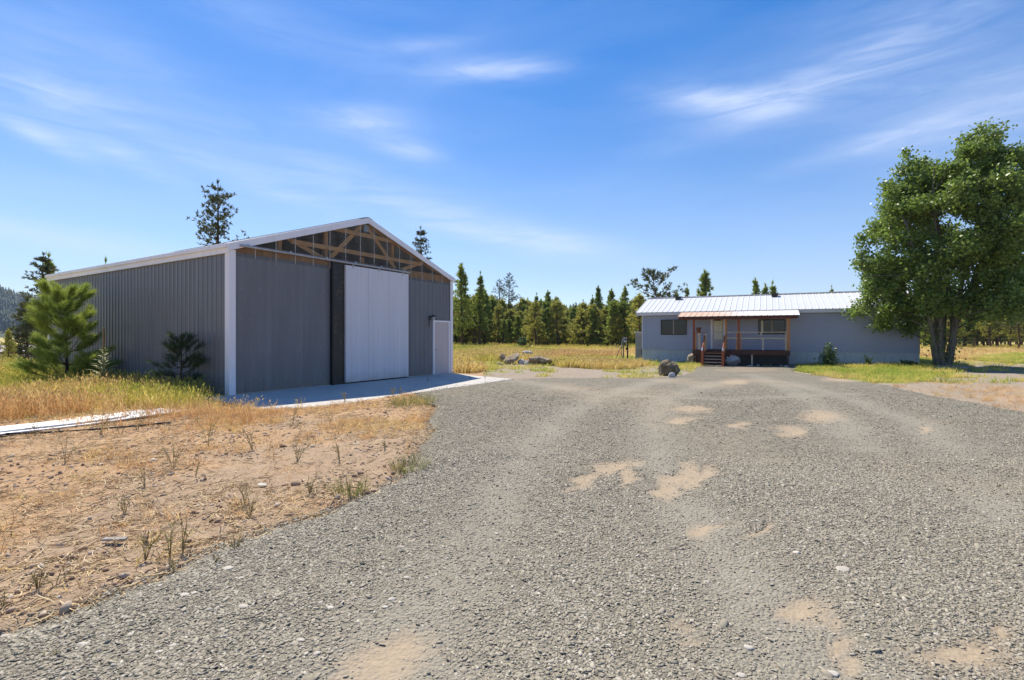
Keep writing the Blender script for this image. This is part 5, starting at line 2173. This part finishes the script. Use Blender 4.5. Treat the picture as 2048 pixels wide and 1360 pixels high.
for i, (px, py, w, h) in enumerate(STONES):
    X, Y, z = P(px, py + h * .3)
    s = w / F * Y
    gz = float(gravel_z(np.array(X), np.array(Y))) if in_gravel(np.array(X), np.array(Y)) else z + .01
    o = link('pale_stone', rs[i % 6], None, (X, Y, gz + s * .03))
    hh = min(1.0, max(.35, h / w * 1.1))
    o.scale = (s * .92, s * .76, s * hh * .8)
    o.rotation_euler = (0, 0, random.uniform(-.5, .5))
    if (px, py) == (1685, 1145):
        tag(o, 'longest flat grey stone alone on the right of the gravel', 'stone')
    elif (px, py) == (523, 969):
        tag(o, 'pale oval stone alone on the bare dirt', 'stone')
    elif (px, py) == (1662, 1352):
        tag(o, 'big white stone at the bottom edge of the gravel', 'stone')
    else:
        tag(o, 'small pale rounded stone lying in the grey gravel' if in_gravel(np.array(X), np.array(Y), .2) else 'pale chip of stone on the brown dirt', 'stone',
            'pale stones scattered on the gravel' if in_gravel(np.array(X), np.array(Y), .2) else 'pale stones on the dirt')
        if in_gravel(np.array(X), np.array(Y), .2):
            sz = 'large' if w >= 18 else ('middling' if w >= 12 else 'small')
            row = 'in the foreground gravel' if py > 1240 else ('in the near gravel' if py > 1120 else 'farther up the gravel')
            side = zone(px, [(420, 'at the left'), (900, 'left of centre'), (1400, 'at the centre'), (9999, 'at the right')])
            sitems.append((o, px, sz + ' pale stone', row + ' ' + side))
        else:
            sitems.append((o, px, 'pale stone chip', 'on the brown dirt by the barn'))
rank_labels(sitems)


# ================================================================== metal sheets lying in the grass
def sheet(a, b, wid, z, name, label, seed):
    rng = random.Random(seed)
    a, b = np.array(a), np.array(b)
    d = (b - a) / np.linalg.norm(b - a)
    L = np.linalg.norm(b - a)
    n = np.array((-d[1], d[0]))
    ns, npf = 14, 0
    prof = []
    k = 4
    for i in range(k):
        o = i / k
        prof += [(o, 0), (o + .03, .02), (o + .07, .02), (o + .10, 0)]
    prof.append((1.0, 0))
    V, Fc = [], []
    for i in range(ns + 1):
        c = a + d * L * i / ns
        for (o, hgt) in prof:
            p = c + n * (o - .5) * wid
            V.append((p[0], p[1], Hs(p[0], p[1]) + z + hgt + .012 * math.sin(i * .9 + seed)))
    m = len(prof)
    for i in range(ns):
        for j in range(m - 1):
            q = i * m + j
            Fc.append((q, q + 1, q + m + 1, q + m))
    me = mesh_np(name, V, np.array(Fc))
    o = link(name, me, None, None, M['roof_white'])
    sm_ = o.modifiers.new('thickness', 'SOLIDIFY')
    sm_.thickness = .004
    tag(o, label, 'metal sheet', 'metal sheets lying in the grass')


p0, p1 = np.array((-9.3, 5.3)), np.array((-7.15, 9.75))
sheet(p0, p1, .62, .036, 'metal_sheet', 'uppermost white ribbed metal sheet lying in the dry grass', 1)
sheet(p0 + np.array((-.12, .06)), p1 + np.array((.28, .22)), .86, .020, 'metal_sheet', 'long white metal sheet under the uppermost one, sticking out at its far end', 2)
sheet(p0 + np.array((-.40, .12)), p1 + np.array((-.30, -.25)), .60, .006, 'metal_sheet', 'grey shaded metal sheet at the back edge of the sheets', 3)
tag(MB().tube([(x, y, Hs(x, y) + .03) for x, y in [(-7.9, 7.55), (-7.2, 7.7), (-6.6, 8.0), (-6.1, 8.35), (-5.9, 8.6)]], .018, 6).build('hose', M['black_rubber']),
    'dark hose on the dirt in front of the metal sheets', 'hose')
tag(MB().box(-.075, .075, -.02, .02, 0, .014).build('board_scrap', M['weathered_wood']), 'short weathered board scrap lying on the dirt', 'wood scrap')
bs = bpy.data.objects['board_scrap']
X, Y, z = P(230, 1085)
bs.location = (X, Y, z + .02)
bs.rotation_euler = (0, .05, .2)


# ================================================================== mullein
def make_mullein():
    rng = np.random.default_rng(8)
    Y = 14.1
    X = (207 - 1024) / F * Y
    r = thing('mullein_plant', 'tall pale mullein with brown flower spike beside the young pine', 'plant', (X, Y, Hs(X, Y)))
    h = 1.78
    MB().tube([(0, 0, 0), (.01, 0, .6), (.0, .01, 1.25)], [.022, .018, .014], 7).build('stem', M['mullein_leaf'], r)
    m = MB().tube([(0, .01, 1.12), (.005, .01, 1.4), (0, .01, h - .05), (0, .01, h)], [.022, .030, .024, .008], 8)
    m.build('flower_spike', M['mullein_spike'], r, True)

    def leaf(a, z, L, el):
        d = np.array((math.cos(a), math.sin(a), 0))
        s = np.array((-math.sin(a), math.cos(a), 0))
        m = MB()
        k = 6
        for i in range(k + 1):
            t = i / k
            w = L * .16 * math.sin(math.pi * min(1, .12 + t * .88)) ** .8
            p = d * L * t + np.array((0, 0, z + L * (math.sin(el) * t - .45 * t * t * (1 if el < 1.1 else .5))))
            c = np.array((0, 0, -.25 * w))
            m.v += [tuple(p - s * w), tuple(p + c), tuple(p + s * w)]
            if i:
                b = len(m.v) - 6
                m.f += [(b, b + 1, b + 4, b + 3), (b + 1, b + 2, b + 5, b + 4)]
        m.build('leaf', M['mullein_leaf'], r, True)
    for i in range(14):
        leaf(i * 2.4, .10 + .02 * i, rng.uniform(.38, .52), .75)
    for i in range(34):
        t = i / 34
        leaf(i * 2.4 + .5, .34 + .86 * t, .34 * (1 - t) + .10, .95)


make_mullein()


# ================================================================== weeds on the dirt
def weed(px, py, hpx, seed, lab, group, leaf='weed_leaf', dens=1.0):
    rng = np.random.default_rng(seed)
    X, Y, z = P(px, py)
    h = hpx / F * Y * .85
    r = thing('weed', lab, 'weed', (X, Y, z), 0, group)
    T = TreeMesh()
    for i in range(int(rng.integers(3, 6) * dens)):
        a = rng.uniform(0, 6.28)
        tip = np.array((math.cos(a) * h * rng.uniform(.1, .7), math.sin(a) * h * rng.uniform(.1, .7), h * rng.uniform(.55, 1.05)))
        mid = tip * np.array((.35, .35, .55))
        T.wood([(0, 0, -.02), mid, tip], [.004, .003, .0012], 3)
        for q in range(3):
            b = mid + (tip - mid) * rng.uniform(0, .8)
            e = b + rng.normal(0, .16 * h, 3) + np.array((0, 0, .12 * h))
            T.wood([b, e], [.003, .001], 3)
        for q in range(4):
            c = mid * .4 + (tip - mid * .4) * rng.uniform(0, 1)
            dd = rng.normal(0, 1, 3) + np.array((0, 0, .8))
            T.tris(needle_spray(rng, c, dd, 2, h * .17, .006 + .012 * h, .4))
    w, l = T.meshes('weed_stem', leaf)
    link('stems', w, r)
    link('leaves', l, r)
    return r


t_ = NT('weed_stem')
t_.base(t_.ramp(t_.noise(t_.pos(), 6, 3), [(.3, (.16, .12, .05)), (.7, (.36, .27, .13))])).set(Roughness=.8)
M['weed_stem'] = t_.m
WEEDS = [(416, 892, 85), (346, 940, 60), (290, 975, 55), (390, 960, 40), (595, 925, 60), (505, 900, 55), (680, 925, 45), (620, 990, 55), (490, 1010, 50), (500, 1035, 55), (340, 1115, 105), (290, 1120, 60), (365, 1105, 80),
         (250, 1030, 50), (75, 1185, 55), (110, 1180, 40), (700, 995, 45), (470, 1105, 45), (430, 1130, 25), (800, 945, 35), (830, 935, 40), (130, 925, 70), (8, 1220, 40), (585, 850, 45), (350, 1145, 40), (200, 870, 60), (275, 862, 55), (70, 870, 40), (770, 905, 30),
         (660, 850, 35), (240, 870, 40)]
witems = []
for i, (px, py, hp) in enumerate(WEEDS):
    row = 'on the dirt near the metal sheets' if py < 900 else ('in the middle of the dirt' if py < 1040 else 'on the nearest dirt')
    side = zone(px, [(250, 'far left'), (480, 'left of the oval stone'), (9999, 'towards the gravel')])
    sz = 'tall' if hp >= 55 else ('knee high' if hp >= 45 else 'short')
    witems.append((weed(px, py, hp, 500 + i, 'dry weed', 'weeds on the bare dirt'), px, sz.replace('knee high', 'middling') + ' dry weed', row + ' ' + side))
for i, (px, py, hp) in enumerate(((890, 930, 12), (240, 1254, 18), (100, 1325, 26), (484, 1196, 14), (1898, 986, 12), (1997, 978, 12), (182, 1226, 12))):
    witems.append((weed(px, py, hp, 700 + i, 'weed', 'weeds in the gravel', 'shrub_leaf', 1.6), px, 'tiny green weed', 'alone in the gravel ' + zone(px, [(600, 'at the lower left'), (1400, 'at the bend by the dirt'), (9999, 'at the right edge')])))
for i, (px, py, hp) in enumerate(((855, 762, 10), (800, 788, 18), (690, 803, 22), (785, 790, 20), (940, 758, 8), (600, 808, 20), (970, 757, 7))):
    witems.append((weed(px, py, hp, 800 + i, 'weed', 'weeds on the concrete apron', 'weed_leaf', 1.8), px, 'small weed', 'growing on the ' + zone(px, [(750, 'left part of the concrete apron'), (830, 'edge of the apron before the white door'), (9999, 'right part of the concrete apron')])))
rank_labels(witems)


# grassy clump at the apron end
def clump(px, py, n, rad, name, label, tintmat, seed, h=.3):
    X, Y, z = P(px, py)
    me = tuft_mesh(name, n, h, rad, .9, .008, np.random.default_rng(seed), False, tintmat)
    o = link(name, me, None, (X, Y, z - .01))
    tag(o, label, 'grass clump')


t_ = NT('clump_green')
g_ = t_.n.new('ShaderNodeNewGeometry')
t_.leafy(t_.ramp(g_.outputs['Random Per Island'], [(0, (.14, .19, .04)), (.5, (.28, .28, .08)), (1, (.52, .42, .2))]), .35, .6, .2)
M['clump_green'] = t_.m
clump(830, 806, 420, .55, 'grass_clump', 'yellow green grass clump at the middle of the apron edge', 'clump_green', 1)
clump(805, 812, 160, .4, 'grass_clump', 'thin grass clump left of the yellow green one at the apron', 'clump_green', 2, .22)
clump(700, 988, 110, .16, 'grass_clump', 'green grass clump where dirt meets gravel', 'clump_green', 3, .2)
clump(820, 940, 120, .22, 'grass_clump', 'grass clump at the gravel bend, nearer the barn', 'clump_green', 4, .2)


# ================================================================== utility things left of the house
def make_utility():
    Y = 35.0
    X = (1247 - 1024) / F * Y
    z = Hs(X, Y)
    r = thing('utility_post', 'grey utility post with meter box and hanging hose', 'utility post', (X, Y, z))
    MB().box(-.035, .035, -.035, .035, -.1, 1.62).build('post', M['green_metal'], r)
    b = MB().box(.0, .19, -.17, -.055, 1.50, 1.84).build('meter_box', M['galvanised'], r)
    MB().lathe([(.0, .0), (.07, .0), (.07, .05), (.0, .06)], n=12).build('meter_dial', M['black_rubber'], b)
    b.children[0].location = (.095, -.17, 1.70)
    b.children[0].rotation_euler.x = math.pi / 2
    MB().tube([(-.2, -.08, 1.05), (-.15, -.1, 1.5), (-.03, -.1, 1.85)], .028, 6).build('pump_handle', M['galvanised'], r)
    MB().tube([(-.1, -.1, 1.2), (-.35, -.1, .9), (-.55, -.1, .35), (-1.0, -.12, .12)], .022, 6).build('hose', M['black_rubber'], r)
    MB().tube([(-.1, -.1, 1.2), (-.2, -.1, .7), (.1, -.12, .02)], .02, 6).build('hose', M['black_rubber'], r)
    MB().tube([(-.75, -.1, 1.28), (-.3, -.1, 1.12)], .02, 6).build('spigot_arm', M['galvanised'], r)
    X2 = (1255 - 1024) / F * 36.2
    z2 = Hs(X2, 36.2)
    r = thing('wood_post', 'dark wooden post behind the utility post', 'post', (X2, 36.2, z2))
    MB().tube([(0, 0, -.1), (.01, 0, 1.1), (0, .01, 1.95)], [.06, .055, .05], 9).build('post', M['pine_bark'], r)
    MB().box(-.14, -.06, -.10, .02, .95, 1.1).build('insulator', M['black_rubber'], r)
    # weathered cabinet behind the house corner
    x0, y0 = house_xy(-.62, .55)
    r = thing('pump_cabinet', 'weathered peeling plywood cabinet at the left end of the house', 'cabinet', (x0, y0, Hs(x0, y0)), HROT)
    MB().box(0, .6, 0, .04, .25, 2.2).build('plywood_face', M['weathered_wood'], r)
    MB().box(0, .04, .042, .9, .2, 2.2).box(.56, .6, .042, .9, .2, 2.2).build('side_panel', M['weathered_wood'], r)
    MB().box(-.06, .62, -.06, .95, 2.2, 2.26).build('lid', M['fascia_white'], r)
    MB().box(0, .06, -.01, .05, -.1, .25).build('leg', M['weathered_wood'], r)
    MB().box(.54, .6, -.01, .05, -.1, .25).build('leg', M['weathered_wood'], r)
    MB().box(.44, .58, -.03, -.002, .55, 1.0).build('hatch', M['dark_frame'], r)


make_utility()

# fence of steel posts
for i, (px, Y, lab) in enumerate(((1949, 66, 'thin steel fence post nearest the leafy tree trunk'), (1997, 66, 'thin steel fence post between leafy tree and brown pine'), (1918, 66.5, 'thin steel fence post just right of the leaning stem'),
                                  (1092, 72, 'dark fence post in the field above the big slab'), (1163, 72, 'dark fence post in the middle of the field'), (1210, 72, 'dark fence post in the field nearest the house'), (1030, 73, 'dark fence post in the field above the leaning slab'))):
    X = (px - 1024) / F * Y
    z = Hs(X, Y)
    m = MB().box(-.03, .03, -.008, .008, -.2, 1.38).box(-.008, .008, .009, .045, -.2, 1.38)
    for k in range(7):
        m.box(-.02, .02, -.018, -.009, .3 + .15 * k, .33 + .15 * k)
    o = m.build('fence_post', M['rust_metal'])
    o.location = (X, Y, z)
    o.scale = (1.5, 1.5, 1)
    tag(o, lab, 'fence post', 'steel fence posts')
for x0, x1, Y in ((1900, 2060, 66),):
    for zz in (.5, .85, 1.2):
        pts = [((px - 1024) / F * Y, Y - .03, Hs((px - 1024) / F * Y, Y) + zz) for px in np.linspace(x0, x1, 9)]
        lab = {.5: 'lowest', .85: 'middle', 1.2: 'top'}[zz]
        tag(MB().tube(pts, .008, 4).build('fence_wire', M['galvanised']), lab + ' wire of the steel post fence on the right', 'wire')
pts = [P(px, py) for px, py in ((1915, 716.5), (1960, 719), (2005, 721.5), (2060, 724))]
tag(MB().tube([(a, b, c + .02) for a, b, c in pts], .02, 5).build('cable', M['black_rubber']), 'dark cable lying across the bare ground right of the leafy tree', 'cable')


# pale house far to the left
def make_far_house():
    Y = 60.0
    X = (-60 - 1024) / F * Y
    z = Hs(-59, 60)
    r = thing('distant_house', 'pale low house with brown roof far left behind the meadow', 'house', (X, Y, z))
    x1 = (52 - 1024) / F * Y - X
    ze, zr = CAMZ + (HZ - 703) / F * Y - z, CAMZ + (HZ - 692.5) / F * Y - z + .1
    MB().box(0, x1 - .3, 0, 7, -.3, ze).build('wall', M['far_wall'], r)
    MB().poly([(-.4, -.5, ze - .05), (x1, -.5, ze - .05), (x1, 3.5, zr), (-.4, 3.5, zr)]).poly([(-.4, 3.5, zr), (x1, 3.5, zr), (x1, 7.5, ze), (-.4, 7.5, ze)]).build('roof', M['far_roof'], r)
    MB().box(-.4, x1, -.54, -.5, ze - .25, ze - .04).build('fascia', M['bucket_brown'], r)
    for px0, px1 in ((8, 15.5), (39, 48)):
        a, b = (px0 - 1024) / F * Y - X, (px1 - 1024) / F * Y - X
        w = MB().box(a, b, -.06, -.01, ze - 1.35, ze - .5).build('window', M['dark_frame'], r)
        MB().box(a + .06, b - .06, -.075, -.065, ze - 1.29, ze - .56).build('pane', M['window_glass'], w)


make_far_house()


# ================================================================== air between here and the hills
def make_haze():
    m = bpy.data.materials.new('haze_air')
    m.use_nodes = True
    nt = m.node_tree
    for n in list(nt.nodes):
        nt.nodes.remove(n)
    out = nt.nodes.new('ShaderNodeOutputMaterial')
    pv = nt.nodes.new('ShaderNodeVolumePrincipled')
    pv.inputs['Color'].default_value = (.62, .76, 1.0, 1)
    pv.inputs['Density'].default_value = .00017
    pv.inputs['Anisotropy'].default_value = .0
    nt.links.new(pv.outputs[0], out.inputs['Volume'])
    o = MB().box(-2720, 2720, -2720, 2720, -9, 330).build('haze', m)
    tag(o, kind='stuff')


make_haze()
